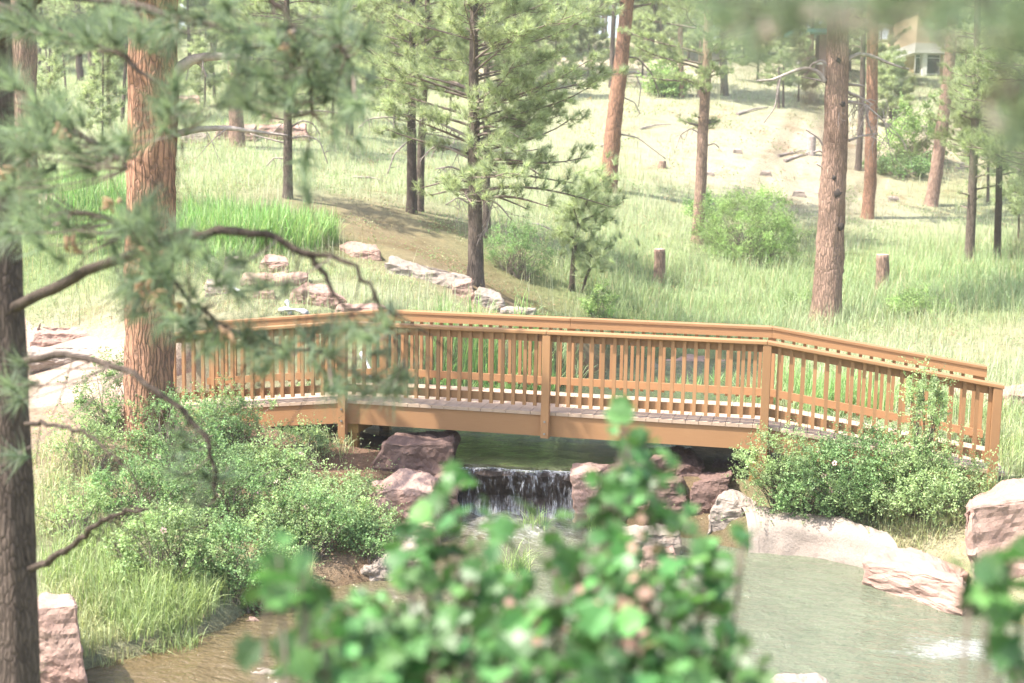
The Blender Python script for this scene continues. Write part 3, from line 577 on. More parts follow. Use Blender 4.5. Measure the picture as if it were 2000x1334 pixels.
def smooth_path(p,m):
    p=np.asarray(p,float); t=np.linspace(0,len(p)-1,m); q=np.stack([np.interp(t,np.arange(len(p)),p[:,k]) for k in range(p.shape[1])],-1)
    for _ in range(max(1,m//(2*len(p)))): q[1:-1]=(q[:-2]+2*q[1:-1]+q[2:])/4
    return q
def trunk_mesh(pth,rad,name,mat,parent,n=20,rough=.03,flare=.35):
    L=np.linalg.norm(np.diff(pth,axis=0),axis=1).sum(); m=int(min(140,max(14,L/.12)))
    t=np.linspace(0,len(pth)-1,m); q=np.stack([np.interp(t,np.arange(len(pth)),pth[:,k]) for k in range(3)],-1)
    for _ in range(8): q[1:-1]=(q[:-2]+2*q[1:-1]+q[2:])/4
    r=np.interp(t,np.arange(len(rad)),rad); s=np.linspace(0,L,m); r=r*(1+flare*np.exp(-s/.22))
    mb=MB(); th=np.arange(n)*2*np.pi/n
    mb.tube(q,r,n)
    V=mb.v[0]; a=np.tile(th,m); zz=np.repeat(s,n); k=rough*(np.sin(a*5+zz*1.7)+.8*np.sin(a*9-zz*2.3+1)+.8*np.sin(a*3+zz*5))+rough*.8*rng.standard_normal(n*m)
    k+=flare*.35*np.exp(-zz/.25)*np.sin(a*4+.5)
    c=np.repeat(q,n,0); V[:n*m]=c+(V[:n*m]-c)*(1+k)[:,None]
    return mb.build(name,mat,parent,smooth=True),q,r
def crown(parent,q,r,h0,h1,nb,Lmax,tuftL,nn,wn,mat,twigmat='twig',seg=7,droop=.25,up=.35,sub=10,az=None,shape='cone',dens=1.0,spread=.8,tmul=1.0,keep=None):
    """live branches between heights h0..h1 (m above base) carrying needle tufts"""
    nb=int(nb*1.6); z0=q[0][2]; wood=MB(); T=[];D=[];c=[]
    for i in range(nb):
        h=h0+(h1-h0)*((i+rng.random())/nb); a=rng.uniform(0,2*math.pi) if az is None else rng.uniform(*az)
        f=(h-h0)/(h1-h0); Lb=Lmax*((1-f)**.6*.85+.15 if shape=='cone' else (.55+.45*math.sin(math.pi*min(1,f*1.1+.1))))*rng.uniform(.6,1.1)
        b0=np.array([np.interp(z0+h,q[:,2],q[:,0]),np.interp(z0+h,q[:,2],q[:,1]),z0+h])
        rb=max(.008,np.interp(z0+h,q[:,2],r)*.28)
        d=np.array([math.cos(a),math.sin(a),0]); sd=np.array([-d[1],d[0],0]); w1,w2=rng.uniform(-.25,.25,2)
        t=np.linspace(0,1,seg)[:,None]
        bp=b0+d*t*Lb+sd*Lb*(w1*t**2+w2*np.sin(t*3))*.5+np.array([0,0,1])*Lb*(up*t-droop*1.6*t**2+.45*t**3*rng.uniform(.4,1))
        if keep is not None and not keep(bp): continue
        wood.tube(bp,np.linspace(rb,rb*.25,seg),5,cap=False)
        for j in range(max(2,int(sub*Lb*dens))):
            u=rng.uniform(.22,1); p=np.array([np.interp(u,t[:,0],bp[:,k]) for k in range(3)])
            a2=a+rng.uniform(.3,1.1)*rng.choice([-1,1]); ls=Lb*rng.uniform(.12,.38)*(1.15-u*.6)
            dd=np.array([math.cos(a2),math.sin(a2),rng.uniform(-.1,.6)]); dd/=np.linalg.norm(dd)
            e=p+dd*ls; mid=p+dd*ls*.5-np.array([0,0,.06*ls]); e[2]+=ls*.15
            wood.tube(np.array([p,mid,e]),[.006,.005,.003],4,cap=False)
            nt_=max(1,int(tmul*(1.5+ls/.16)))
            for v in range(nt_):
                s_=1-v*.55/max(nt_,1)*rng.uniform(.6,1.2); T.append(p+(e-p)*max(.2,s_)+rng.standard_normal(3)*.035); D.append(dd*.7+np.array([0,0,.6])+rng.standard_normal(3)*.35); c.append(rng.uniform(.65,1.3))
        T.append(bp[-1]); D.append(bp[-1]-bp[-2]+np.array([0,0,.05])); c.append(1.15)
    if not T: return
    V,Fc,C_=tufts(np.array(T),unit(np.array(D)),nn,tuftL,wn,np.array(c),spread)
    if wood.v: wood.build('limbs',M[twigmat],parent,smooth=True)
    meshobj('crown',V,Fc,M[mat],parent,col=C_)
def dead(parent,pts3,r0,r1=.006,twigs=0,mat='deadwood',tl=.3,name='dead_branch',hang=.5):
    q=smooth_path(np.array(pts3),max(8,len(pts3)*5)); mb=MB(); mb.tube(q,np.linspace(r0,r1,len(q)),7,rough=.06)
    for i in range(twigs):
        k=rng.integers(len(q)//5,len(q)); d=rvec(1)[0]; d[2]-=hang; d/=np.linalg.norm(d); L=tl*rng.uniform(.4,1.2)
        t=np.linspace(0,1,5)[:,None]; b=q[k]+d*t*L+np.array([0,0,-1])*L*.35*t**2+rvec(1)[0]*L*.12*np.sin(t*3)
        mb.tube(b,np.linspace(max(.004,r1*.8),.0025,5),4,cap=False)
        for _ in range(3):
            kk=rng.integers(1,4); d2=unit(d+rvec(1)[0]*.9); mb.tube(np.array([b[kk],b[kk]+d2*L*.35]),[.003,.002],3,cap=False)
    return mb.build(name,M[mat],parent,smooth=True)
def tree(label,base,axis,w0,w1,mat,cr=None,group=None,cat='pine tree',name='pine_tree',dd=None,deads=(),n=18,flare=.3,sink=.12):
    """base px, axis = list of image points going up, widths in px at base / last axis point"""
    b=hit(*base) if dd is None else None
    if dd is not None:
        b=P(base[0],base[1],dd)
    _,_,d=project(b)
    pth=np.array([b-np.array([0,0,sink])]+[plane_pt(x,y,b) for x,y in axis])
    k=d/F; n_=len(pth); rad=np.interp(np.arange(n_),[0,n_-1],[w0*k/2,w1*k/2])
    T_=empty(name,b,label,cat,group)
    o,q,r=trunk_mesh(pth,rad,'trunk',M[mat],T_,n=n,flare=flare)
    if cr:
        for c_ in (cr if isinstance(cr,list) else [cr]): crown(T_,q,r,**c_)
    for dp in deads:
        pp=[plane_pt(x,y,b)+np.array([0,0,0]) for x,y in dp['p']]
        if 'off' in dp: 
            h=_fwd*np.array([1,1,0]); pp=[p+h*dp['off']*i/(len(pp)-1) for i,p in enumerate(pp)]
        dead(T_,pp,dp['r']*k/2,dp.get('r1',2)*k/2,dp.get('tw',0),dp.get('mat','deadwood'),dp.get('tl',.35),hang=dp.get('hang',.5))
    return T_,b,d,q,r
def C(h0,h1,nb,L,nn=34,tl=.17,wn=.008,mat='needle',**k): return dict(h0=h0,h1=h1,nb=nb,Lmax=L,tuftL=tl,nn=nn,wn=wn,mat=mat,**k)
# ------------------------------------------------------------------ named trees
G='pine trees'
tree('big ponderosa with orange furrowed bark behind the left end of the handrail',(290,858),[(292,600),(296,300),(300,0),(303,-500)],92,88,'bark',C(4.6,6.6,16,2.0,mat='needle'),G,
  deads=[dict(p=[(340,262),(390,252),(450,250),(505,258),(565,265)],r=15,r1=4,tw=3,off=-.1),dict(p=[(340,142),(375,118),(410,112),(460,112),(500,118)],r=24,r1=9,tw=3,off=-.2),dict(p=[(380,115),(395,130),(403,150)],r=9,r1=4),dict(p=[(320,200),(300,212),(288,212)],r=4,r1=2)],n=40)
tree('pinkish-barked pine trunk just right of the dark foreground trunk',(47,446),[(46,300),(44,100),(42,-100),(40,-500)],54,46,'bark_pink',C(4.6,7.5,14,2.2),G,n=24)
tree('young grey-barked pine rising out of the bright green reeds',(562,388),[(562,200),(560,100),(560,-250)],19,8,'bark_grey',[C(2.6,6.4,34,1.9,mat='needle',droop=.35),C(1.7,2.7,7,1.1,nn=14,dens=.5)],G,
  deads=[dict(p=[(565,250),(590,235),(610,240),(625,262)],r=4,tw=3),dict(p=[(568,270),(600,265),(625,275),(640,320)],r=4,tw=5),dict(p=[(556,310),(535,308),(520,325)],r=3,tw=2),dict(p=[(568,220),(620,216),(680,222)],r=5,tw=4),dict(p=[(558,280),(520,270),(490,262)],r=4,tw=4)])
tree('mid-sized pine with pale grey bark and flared base on the slope at left',(464,287),[(460,200),(456,100),(452,-150)],30,20,'bark_pink',C(4.2,7.5,16,2.4,mat='needle'),G)
tree('left and darker trunk of the close pair of pines left of the middle pine',(804,417),[(804,250),(805,150),(806,-200)],21,9,'bark_dark',C(3.0,7.0,36,1.8,mat='needle',nn=30),G,
  deads=[dict(p=[(798,238),(760,228),(720,232),(700,250)],r=4,tw=7),dict(p=[(798,275),(770,300),(757,340)],r=4,tw=7),dict(p=[(800,190),(770,178),(745,185)],r=4,tw=5)])
tree('right and lighter trunk of the close pair of pines left of the middle pine',(819,412),[(822,300),(828,190),(833,100),(838,-200)],17,8,'bark_grey',C(3.2,7.0,30,1.7,mat='needle',nn=30),G,
  deads=[dict(p=[(830,200),(860,240),(880,250)],r=3,tw=5),dict(p=[(828,260),(860,265),(905,275)],r=4,tw=6)])
tree('bushy green pine with grey trunk in the middle, behind the handrail',(929,557),[(928,400),(926,250),(925,120),(926,0),(928,-250)],31,9,'bark_grey',
  [C(2.3,6.8,48,2.45,mat='needle_far',nn=52,tl=.17,wn=.0075,sub=7,droop=.2,shape='round',spread=1.0),C(1.5,3.4,13,2.5,nn=44,az=(-1.3,.45),dens=.5,droop=.4,mat='needle_far'),C(1.6,2.4,8,1.2,nn=20,dens=.5,droop=.5)],G,
  deads=[dict(p=[(918,270),(890,255),(862,242),(830,230)],r=7,r1=3,tw=9,hang=.7),dict(p=[(918,310),(880,290),(850,285),(832,300)],r=6,r1=3,tw=9,hang=.7),dict(p=[(918,340),(880,325),(850,330)],r=6,tw=8,hang=.8),
   dict(p=[(936,330),(980,318),(1030,325),(1060,345)],r=7,r1=3,tw=9,hang=.6),dict(p=[(936,375),(975,400),(1000,430)],r=5,tw=7),dict(p=[(920,400),(895,385),(870,400)],r=4,tw=6),dict(p=[(936,290),(990,300),(1060,290)],r=5,tw=7),dict(p=[(934,470),(950,450),(960,400),(975,370)],r=5,tw=5)],n=22)
tree('thin grey pine trunk standing just behind the middle pine',(950,465),[(950,350),(950,200),(952,-100)],17,10,'bark_grey',C(3.3,6.5,22,1.7,mat='needle'),G)
tree('leaning orange-brown pine trunk right of the middle pine',(1186,374),[(1198,250),(1212,130),(1226,0),(1252,-300)],34,22,'bark',C(5.6,9,26,2.8,mat='needle',shape='round'),G,
  deads=[dict(p=[(1222,112),(1245,112),(1275,145),(1288,190)],r=4,tw=2,mat='twig'),dict(p=[(1215,145),(1235,142),(1250,143)],r=8,r1=4,mat='deadwood'),dict(p=[(1230,67),(1275,68),(1310,95)],r=5,tw=2,mat='twig'),dict(p=[(1243,148),(1252,170),(1247,208)],r=3,tw=1),dict(p=[(1217,190),(1240,200),(1250,222)],r=3,tw=1),dict(p=[(1212,262),(1245,268),(1300,310)],r=4,tw=3)],n=22)
tree('slender pine with pink-brown bark right of the leaning trunk, beside the willow bush',(1362,474),[(1370,330),(1376,200),(1383,80),(1392,-200)],23,16,'bark_pink',[C(4.2,8,22,2.2,mat='needle',shape='round'),C(3.2,3.7,5,.9,nn=22,dens=1.4)],G,deads=[dict(p=[(1372,265),(1350,250),(1330,262),(1320,290)],r=3,tw=4),dict(p=[(1380,285),(1395,280),(1405,288)],r=3,tw=1)])
TP=tree('tall ponderosa with orange-pink plated bark standing behind the right of the handrail',(1612,632),[(1620,500),(1628,350),(1634,200),(1638,0),(1643,-450)],58,34,'bark_pink',C(6.7,9.5,30,2.4,mat='needle',shape='round'),G,
  deads=[dict(p=[(1612,160),(1598,140),(1570,132),(1535,145),(1510,156),(1478,158)],r=10,r1=4,tw=1),dict(p=[(1524,150),(1520,175),(1514,210),(1492,240)],r=5,r1=2),dict(p=[(1618,130),(1605,118),(1585,125),(1576,145)],r=7,r1=3,tw=1),dict(p=[(1612,160),(1590,155),(1565,150)],r=5,tw=2),
   dict(p=[(1652,118),(1675,105),(1700,108),(1740,125),(1776,136)],r=9,r1=4,tw=2),dict(p=[(1657,165),(1690,168)],r=6,r1=4),dict(p=[(1645,210),(1655,198),(1690,205),(1720,230),(1742,260)],r=8,r1=2,tw=26,tl=.75,hang=.6),dict(p=[(1655,180),(1680,190),(1705,205)],r=7,r1=3,tw=10,tl=.6),
   dict(p=[(1657,275),(1685,265),(1715,260)],r=6,r1=2,tw=10,tl=.5),dict(p=[(1612,292),(1600,270),(1574,253)],r=5,r1=3),dict(p=[(1612,298),(1598,294),(1588,298)],r=5,r1=3),dict(p=[(1608,328),(1595,320)],r=4,r1=3),dict(p=[(1692,205),(1695,240),(1708,270)],r=5,r1=3,tw=4)],n=36)
tree('short-looking orange pine trunk behind the dead twigs, right of the tall ponderosa',(1694,427),[(1700,350),(1702,250),(1704,100),(1708,-150)],25,19,'bark',C(6.0,9.5,20,2.6,mat='needle',shape='round'),G)
tree('dark crooked trunk leaning right below the distant house',(1818,402),[(1828,340),(1840,250),(1852,150),(1860,60),(1868,-150)],26,18,'bark_pink',C(7.2,10.5,22,2.4,mat='needle_far',shape='round'),G)
tree('slim dark pine in the meadow at right, the nearer of two',(1893,513),[(1898,400),(1903,280),(1908,120),(1912,-100)],19,11,'bark_grey',[C(3.4,8,26,1.1,mat='needle',shape='round'),C(1.4,3.2,8,.9,nn=18,dens=.5)],G)
tree('slim dark pine near the right edge, behind the nearer slim one',(1948,507),[(1950,400),(1953,280),(1958,80),(1960,-100)],14,9,'bark_dark',C(2.3,7.5,34,2.0,mat='needle'),G)
tree('thin trunk glimpsed between the tall ponderosa and the orange trunk',(1676,333),[(1680,260),(1684,180),(1688,-50)],13,9,'bark_grey',C(4.5,8,14,2.0,mat='needle_far'),G)
tree('green-grey pine trunk on the slope right of the slender pink pine',(1416,187),[(1412,100),(1408,0),(1404,-150)],15,12,'bark_grey',C(4.0,10,22,3.2,mat='needle_far',nn=22,wn=.014,tl=.2),G)
tree('pale pine trunk on the slope left of the slender pink pine',(1331,190),[(1330,120),(1328,0),(1326,-150)],11,8,'bark_pink',C(4.2,9,16,2.6,mat='needle_far',nn=20,wn=.014,tl=.2),G)
tree('straight dark trunk rising behind the leaning orange-brown trunk',(1193,172),[(1196,100),(1200,0),(1203,-150)],10,8,'bark_grey',C(4.5,10,22,3.0,mat='needle_far',nn=20,wn=.014,tl=.2),G)
tree('orange trunk showing through the middle pine at upper right',(1057,140),[(1058,80),(1058,0),(1058,-150)],14,10,'bark',C(3.6,9,22,3.2,mat='needle_far',nn=20,wn=.014,tl=.2),G)
tree('small dark pine trunk between the reed pine and the close pair',(683,267),[(682,200),(680,100),(678,-150)],15,10,'bark_grey',C(3.0,9,34,2.4,mat='needle_far',nn=24,wn=.012,tl=.18),G)
tree('little thin-trunked pine under the dead limb of the tall ponderosa, left',(1521,212),[(1521,170),(1521,130)],5,3,'bark_grey',C(1.0,2.9,14,1.0,mat='needle_far',nn=22,wn=.014,tl=.18),'young pines on the slope',)
tree('little thin-trunked pine under the dead limb of the tall ponderosa, right',(1530,210),[(1530,170),(1531,120)],5,3,'bark_grey',C(1.0,3.2,14,1.0,mat='needle_far',nn=22,wn=.014,tl=.18),'young pines on the slope')
tree('crooked grey snag leaning left on the upper left slope',(172,200),[(183,160),(180,120),(172,80),(170,20),(168,-60)],14,11,'bark_grey',C(3.2,8,20,2.2,mat='needle_far',nn=20,wn=.012,tl=.18),G)
tree('dark upright trunk on the upper left slope beside the snag',(158,158),[(154,120),(152,60),(150,-80)],14,10,'bark_dark',C(2.6,8,20,2.4,mat='needle_far',nn=20,wn=.012,tl=.18),G)
for px,py,w_,lb in ((108,225,4,'leftmost very thin bare sapling on the left slope'),(130,218,5,'bent thin sapling in the row on the left slope'),(95,190,4,'faint thin stem above the row of saplings at left'),(419,190,6,'short reddish sapling trunk right of the big orange trunk')):
    tree(lb,(px,py),[(px-2,py-50),(px-6,py-100),(px-12,py-160)],w_,3,'bark_grey',C(2.0,5.0,8,1.0,mat='needle_far',nn=16,wn=.012,tl=.18),'thin saplings on the left slope',cat='sapling',name='sapling',n=8)
# ------------------------------------------------------------------ trees farther up the slope
far=[ # px base, py base, width, lean, crown start, label
(24,120,9,-4,3.0,'far pine at the top left corner behind the foreground boughs'),(75,140,8,3,2.5,'far pine between the pinkish trunk and the saplings'),(215,150,10,2,3.0,'far pine just left of the big orange trunk'),
(238,238,8,5,3.0,'dark slim pine hugging the left edge of the big orange trunk'),(372,150,8,-3,3.2,'far pine above the dark red boulder'),(418,120,9,4,3.0,'far pine left of the grey flared pine'),(505,150,9,-2,2.6,'far pine between the grey flared pine and the reed pine'),(612,170,9,3,2.4,'far pine just right of the reed pine'),
(650,120,8,-4,2.8,'far pine left of the small dark trunk'),(742,170,9,2,2.6,'far pine between the small dark trunk and the close pair'),(770,115,8,4,2.8,'far pine high above the close pair'),(872,180,9,-3,2.6,'far pine seen between the close pair and the middle pine'),(990,150,9,3,2.8,'far pine right of the middle pine crown'),
(1100,105,8,2,3.0,'far pine on the plateau left of the leaning trunk'),(1138,98,8,-2,2.8,'far pine on the plateau nearest the leaning trunk, left side'),(1276,107,5,1,4.2,'thin plateau trunk right of the leaning pine, left of two'),(1292,101,5,-1,4.2,'thin plateau trunk right of the leaning pine, right of two'),(1316,96,5,2,4,'thin plateau trunk just left of the pale slope pine'),
(1365,190,8,2,4.4,'pale trunk close behind the slender pink pine, left side'),(1455,110,8,3,2.5,'far pine above the sandy bank, left'),(1500,120,9,-3,2.4,'far pine above the sandy bank, right'),(1585,150,8,2,3.5,'far pine in front of the picnic shelter'),(1640,110,9,2,2.5,'far pine hidden behind the tall ponderosa'),
(1745,165,11,-3,4.6,'far pine just left of the distant house'),(1900,170,11,4,2.0,'far pine just right of the distant house'),(1925,190,10,-3,2.0,'far pine in the thicket right of the distant house'),(1985,230,11,2,1.8,'far pine at the right edge of the slope'),(1960,150,9,3,2.0,'far pine at the top right corner'),
(1225,96,6,-2,3.4,'far thin pine behind the leaning orange-brown trunk')]
for px,py,w_,ln,h0,lb in far:
    b=hit(px,py); d=project(b)[2]; hh=d/F
    tree(lb,(px,py),[(px+ln,py-70),(px+ln*2,py-160),(px+ln*2.5,py-330)],w_,w_*.45,random.choice(['bark_pink','bark_grey','bark_grey']),C(max(1.4,h0-1.0),min(330*hh,h0+6.5),44,min(3.1,60*hh*1.6),nn=34,wn=.014+.00018*d,tl=.26,mat='needle_far',sub=8,shape='round',droop=.3),'pines far up the slope',n=8)
# one distant wood closing the view
tr=MB(); T=[];D=[];cc_=[]
for i in range(330):
    a=rng.uniform(-.52,.52); d=rng.uniform(88,150); g=CAM+d*(math.cos(a)*np.array([_fwd[0],_fwd[1],0])/math.hypot(_fwd[0],_fwd[1])+math.sin(a)*_r0); g[2]=H(g[0],g[1]); hh=rng.uniform(7,13)
    tr.tube([g-[0,0,.2],g+[0,0,hh]],[.16,.04],6,cap=False)
    k=170; u=rng.random(k)**.8; zz=2.0+u*(hh-2); rad=(1-(zz-2)/(hh-2)*.9)*2.3*np.sqrt(rng.random(k)); an=rng.uniform(0,6.28,k)
    T.append(g+np.stack([rad*np.cos(an),rad*np.sin(an),zz],-1)); D.append(np.stack([np.cos(an),np.sin(an),np.full(k,.6)],-1)); cc_.append(np.full(k,rng.uniform(.75,1.15))*rng.uniform(.8,1.2,k))
V,Fc,C_=tufts(np.vstack(T),unit(np.vstack(D)),9,.42,.075,np.concatenate(cc_))
fw=empty('distant_wood',(0,0,0),None,None); tag(fw,kind='stuff')
tr.build('trunks',M['bark_grey'],fw); meshobj('crowns',V,Fc,M['needle_far'],fw,col=C_)
# ------------------------------------------------------------------ grass, reeds
def blades(B,h,w_,bend,col,seg=2,up=.25):
    n=len(B); a=rng.uniform(0,2*np.pi,n); d=np.stack([np.cos(a),np.sin(a),np.zeros(n)],-1); s=np.stack([-d[:,1],d[:,0],np.zeros(n)],-1)
    z=np.array([0,0,1.]); h=h[:,None]; w2=(w_[:,None] if hasattr(w_,'shape') else w_)*.5; b=bend[:,None]
    rows=[]
    for k in range(seg):
        t=k/seg; rows+= [B+d*b*h*t**2+z*h*t*(1-.3*b*t)-s*w2*(1-.5*t), B+d*b*h*t**2+z*h*t*(1-.3*b*t)+s*w2*(1-.5*t)]
    rows.append(B+d*b*h+z*h*(1-.45*b)); m=len(rows)
    V=np.stack(rows,1).reshape(-1,3); i=np.arange(n)*m; f4=[];
    for k in range(seg-1): f4.append(np.stack([i+2*k,i+2*k+1,i+2*k+3,i+2*k+2],-1))
    f3=np.stack([i+2*seg-2,i+2*seg-1,i+2*seg],-1); C_=np.repeat(col,m,0)
    return V,([np.vstack(f4)] if f4 else [])+[f3],C_
def scatter(n,d0,d1,pw=1.0,half=.50):
    d=np.exp(rng.uniform(math.log(d0),math.log(d1),n)); a=rng.uniform(-half,half,n); h0=math.atan2(_fwd[0],_fwd[1])
    return CAM[0]+d*np.sin(h0+a),CAM[1]+d*np.cos(h0+a),d
def free(x,y,sand=True):
    dl=sdist(LOW,x,y); du=sdist(UP,x,y); ok=(dl>.03)&(du>.02)
    ok&=~((np.abs(x)<5.0)&(y>-.12)&(y<1.55)); ok&=~((x<-4.6)&(y>-.9+.0*x)&(y<2.3-.2*(x+5))&(x>-9))
    return ok
x,y,d=scatter(620000,8.2,95); zc=zone(x,y); gr=np.clip((zc[:,1]-zc[:,0]*.88)*10,0.02,1)
clump=np.clip(.62+.9*vnoise(x,y,1.7,11)+.5*vnoise(x,y,5,12),.08,1)
ok=free(x,y)&(rng.random(len(x))<gr*clump); x,y,d,zc,gr=x[ok],y[ok],d[ok],zc[ok],gr[ok]
z=height(x,y); lush=np.clip((gr-.35)*1.8,0,1)
meadow=np.exp(-(((x-6)/9)**2+((y-12)/9)**2)); 
h=(.09+.20*lush+.22*meadow*lush)*rng.uniform(.5,1.35,len(x))*(1+.4*vnoise(x,y,2.2,13))*np.clip(.7+d/45,.8,1.6); wd=.0045*np.clip(d/13,.8,6)*rng.uniform(.7,1.3,len(x))
col=zc*rng.uniform(.8,1.45,(len(x),1))*np.array([1.08,1.2,1.05]); col=col*.72+np.array([.45,.48,.35])*.28; dry=rng.random(len(x))<.14; col[dry]=np.array([.48,.42,.25])*rng.uniform(.8,1.2,(dry.sum(),1))
pal=np.clip(vnoise(x,y,.9,15)+.2,0,1)[:,None]*.45*meadow[:,None]; col=col*(1-pal)+np.array([.40,.47,.33])*pal
nr=d<34; V1,F1,C1=blades(np.stack([x,y,z-.02],-1)[nr],h[nr],wd[nr],rng.uniform(.15,.9,nr.sum()),col[nr],2)
fr_=~nr; V2,F2,C2=blades(np.stack([x,y,z-.02],-1)[fr_],h[fr_],wd[fr_],rng.uniform(.1,.6,fr_.sum()),col[fr_],1)
tag(meshobj('grass',np.vstack([V1,V2]),F1+[F2[0]+len(V1)],M['blade'],col=np.vstack([C1,C2])),kind='stuff'); print('blades',len(x))
def reeds(spots,label=None):
    Vs=[];Fs3=[];Fs4=[];Cs=[];n0=0
    for px,py,rx,ry,n,h,c in spots:
        b=hit(px,py); d=project(b)[2]; k=d/F; a=rng.uniform(0,6.28,n); q=np.sqrt(rng.random(n)); X_=b[0]+rx*k*q*np.cos(a)*_r0[0]-ry*q*np.sin(a)*_r0[1]; Y_=b[1]+rx*k*q*np.cos(a)*_r0[1]+ry*q*np.sin(a)*_r0[0]
        okk=~((np.abs(X_)<5.0)&(Y_>-.15)&(Y_<1.6)); X_,Y_=X_[okk],Y_[okk]; n_=len(X_)
        if not n_: continue
        mixv=rng.random((n_,1))**1.5; cc=(np.array(c)*(1-mixv)+np.array([.42,.50,.27])*mixv)*rng.uniform(.7,1.35,(n_,1)); V,Ff,Cc=blades(np.stack([X_,Y_,np.maximum(height(X_,Y_),-1.2)-.03],-1),h*rng.uniform(.55,1.15,n_),.011*np.clip(d/18,.6,2)*rng.uniform(.7,1.3,n_),np.abs(rng.normal(.35,.4,n_)).clip(.05,1.2),cc,4)
        Vs.append(V);Cs.append(Cc);Fs4.append(Ff[0]+n0);Fs3.append(Ff[-1]+n0);n0+=len(V)
    return np.vstack(Vs),[np.vstack(Fs4),np.vstack(Fs3)],np.vstack(Cs)
RG=(.20,.40,.11); RP=(.32,.43,.22)
V,Ff,Cc=reeds([(400,470,60,.9,1100,.85,RG),(480,480,70,.9,1500,.85,RG),(570,478,60,.9,1100,.8,RG),(630,470,30,.7,450,.7,RG),(360,500,40,.7,500,.7,RG),(440,510,60,.5,500,.5,RG),(180,430,90,1.2,1100,.95,RG),(120,390,70,1.2,700,.9,RG),(240,460,40,1,500,.8,RG)])
tag(meshobj('reeds',V,Ff,M['blade'],col=Cc),kind='stuff')
V,Ff,Cc=reeds([(880,775,40,.5,380,.75,RG),(960,775,50,.5,480,.8,RG),(1040,765,45,.5,420,.75,RG),(1110,750,30,.5,200,.6,RP),(1330,790,50,.35,150,.55,RG),(1400,780,45,.35,160,.6,RG),(1530,770,40,.6,320,.6,RG),(1600,800,60,.7,600,.65,RG),(1680,800,60,.8,600,.6,RG),(1480,790,40,.5,250,.6,RP),(1250,800,40,.3,140,.4,RP),(820,790,30,.4,200,.5,RP),(1780,790,60,.7,500,.5,RP),(1880,820,50,.7,450,.5,RP)])
tag(meshobj('reeds',V,Ff,M['blade'],col=Cc),kind='stuff')
for (sp,lb) in (((1005,1190,30,.16,130,.42,(.25,.38,.12)),'tuft of arching grass in the stream just below the falls foam'),((1040,1105,26,.14,120,.42,(.22,.36,.11)),'tuft of upright grass in the foam below the waterfall'),((1170,1095,26,.14,110,.38,(.22,.36,.11)),'tuft of upright grass in the stream left of the half-hidden stone')):
    V,Ff,Cc=reeds([sp]); tag(meshobj('grass_tuft',V,Ff,M['blade'],col=Cc,loc=V.min(0)),lb,'grass tuft')
# ------------------------------------------------------------------ shrubs
def shrub(label,px,py,rx,ry,mat='rose',n=70,per=70,ls=.026,depth=.8,d=None,group=None,cat='shrub',name='shrub',flowers=0,loose=.16,stem='twig',ar=.6,up=.9,fl='petal'):
    base=hit(px,min(py+ry*.85,1330)) if d is None else P(px,py+ry*.85,d+.45)
    if d is not None: depth=.45
    base[2]=H(base[0],base[1])
    dd=project(base)[2] if d is None else d
    ctr=P(px,py,dd+ .1); k=dd/F; A=rx*k; B=ry*k*1.0; Dp=A*depth
    T_=empty(name,base,label,cat,group)
    n=int(n*1.5); A*=1.12; B*=1.15
    u=rvec(n); rr=rng.uniform(.35,1.0,n)[:,None]**.5; h=_fwd*np.array([1,1,0]); h/=np.linalg.norm(h)
    cl=ctr+(u*rr)@np.stack([_r0*A,h*Dp,np.array([0,0,B])]); cl+=rvec(n)*.05; ex=rng.random(n)<.16; cl[ex]=ctr+(cl[ex]-ctr)*rng.uniform(1.1,1.38,(ex.sum(),1))
    g=height(cl[:,0],cl[:,1]); cl[:,2]=np.maximum(cl[:,2],g+.06+.12*rng.random(n))
    mb=MB(); Ps=[];cs=[]
    for c_ in cl:
        root=base+(rvec(1)[0]*np.array([.5,.5,0])*A*(.7 if d is None else .35)); root[2]=H(root[0],root[1])-.04
        mid=(root+c_)/2+rvec(1)[0]*.07+np.array([0,0,.12*np.linalg.norm(c_-root)])
        t=np.linspace(0,1,6)[:,None]; b=root*(1-t)**2+2*mid*t*(1-t)+c_*t**2
        mb.tube(b,np.linspace(.0065,.002,6),4,cap=False)
        br=rng.uniform(.55,1.35); s_=rng.uniform(.45,1.5)*loose
        # leaflets ranked along short twigs round the clump
        nt=max(3,int(per/7*rng.uniform(.35,1.45)))
        for _ in range(nt):
            dr=unit(rvec(1)[0]+np.array([0,0,.5])); L=s_*rng.uniform(.5,1.2); m=12; t2=np.linspace(.15,1,m)[:,None]; q=c_+rvec(1)[0]*s_*.4+dr*t2*L
            Ps.append(q+rvec(m)*ls*.55); cs.append(np.full(m,br*rng.uniform(.85,1.15)))
    Ps=np.vstack(Ps); cs=np.concatenate(cs); V,Fc,C_=leafs(Ps,ls*rng.uniform(.6,1.25,len(Ps)),ar,up,cs)
    mb.build('stems',M[stem],T_); meshobj('leaves',V,Fc,M[mat],T_,col=C_)
    if flowers:
        k_=rng.choice(len(cl),flowers)
        for j in k_:
            p=cl[j]+np.array([0,0,.05])-h*.12; a=np.arange(5)*2*np.pi/5; nn_=unit(rvec(1)+np.array([[-.2,-.7,.8]]))[0]; e1=unit(np.cross(nn_,[0,0,1.])); e2=np.cross(nn_,e1)
            q=np.concatenate([p+.02*(np.cos(t)*e1+np.sin(t)*e2)[None] for t in a]); V,Fc,C_=leafs(q,.026,.9,1,nrm=np.repeat(nn_[None],5,0)); meshobj('flower',V,Fc,M[fl],T_,col=C_)
    return T_
RS='wild rose shrubs'
shrub('rose shrub wrapped round the foot of the big orange trunk',235,790,85,75,n=60,flowers=1)
shrub('leafy rose shrub just right of the orange trunk base, below the handrail',345,850,85,75,mat='rose',n=70,flowers=1)
shrub('pale green rose shrub sprawling against the left bridge ramp',440,830,70,50,mat='rose_light',n=55)
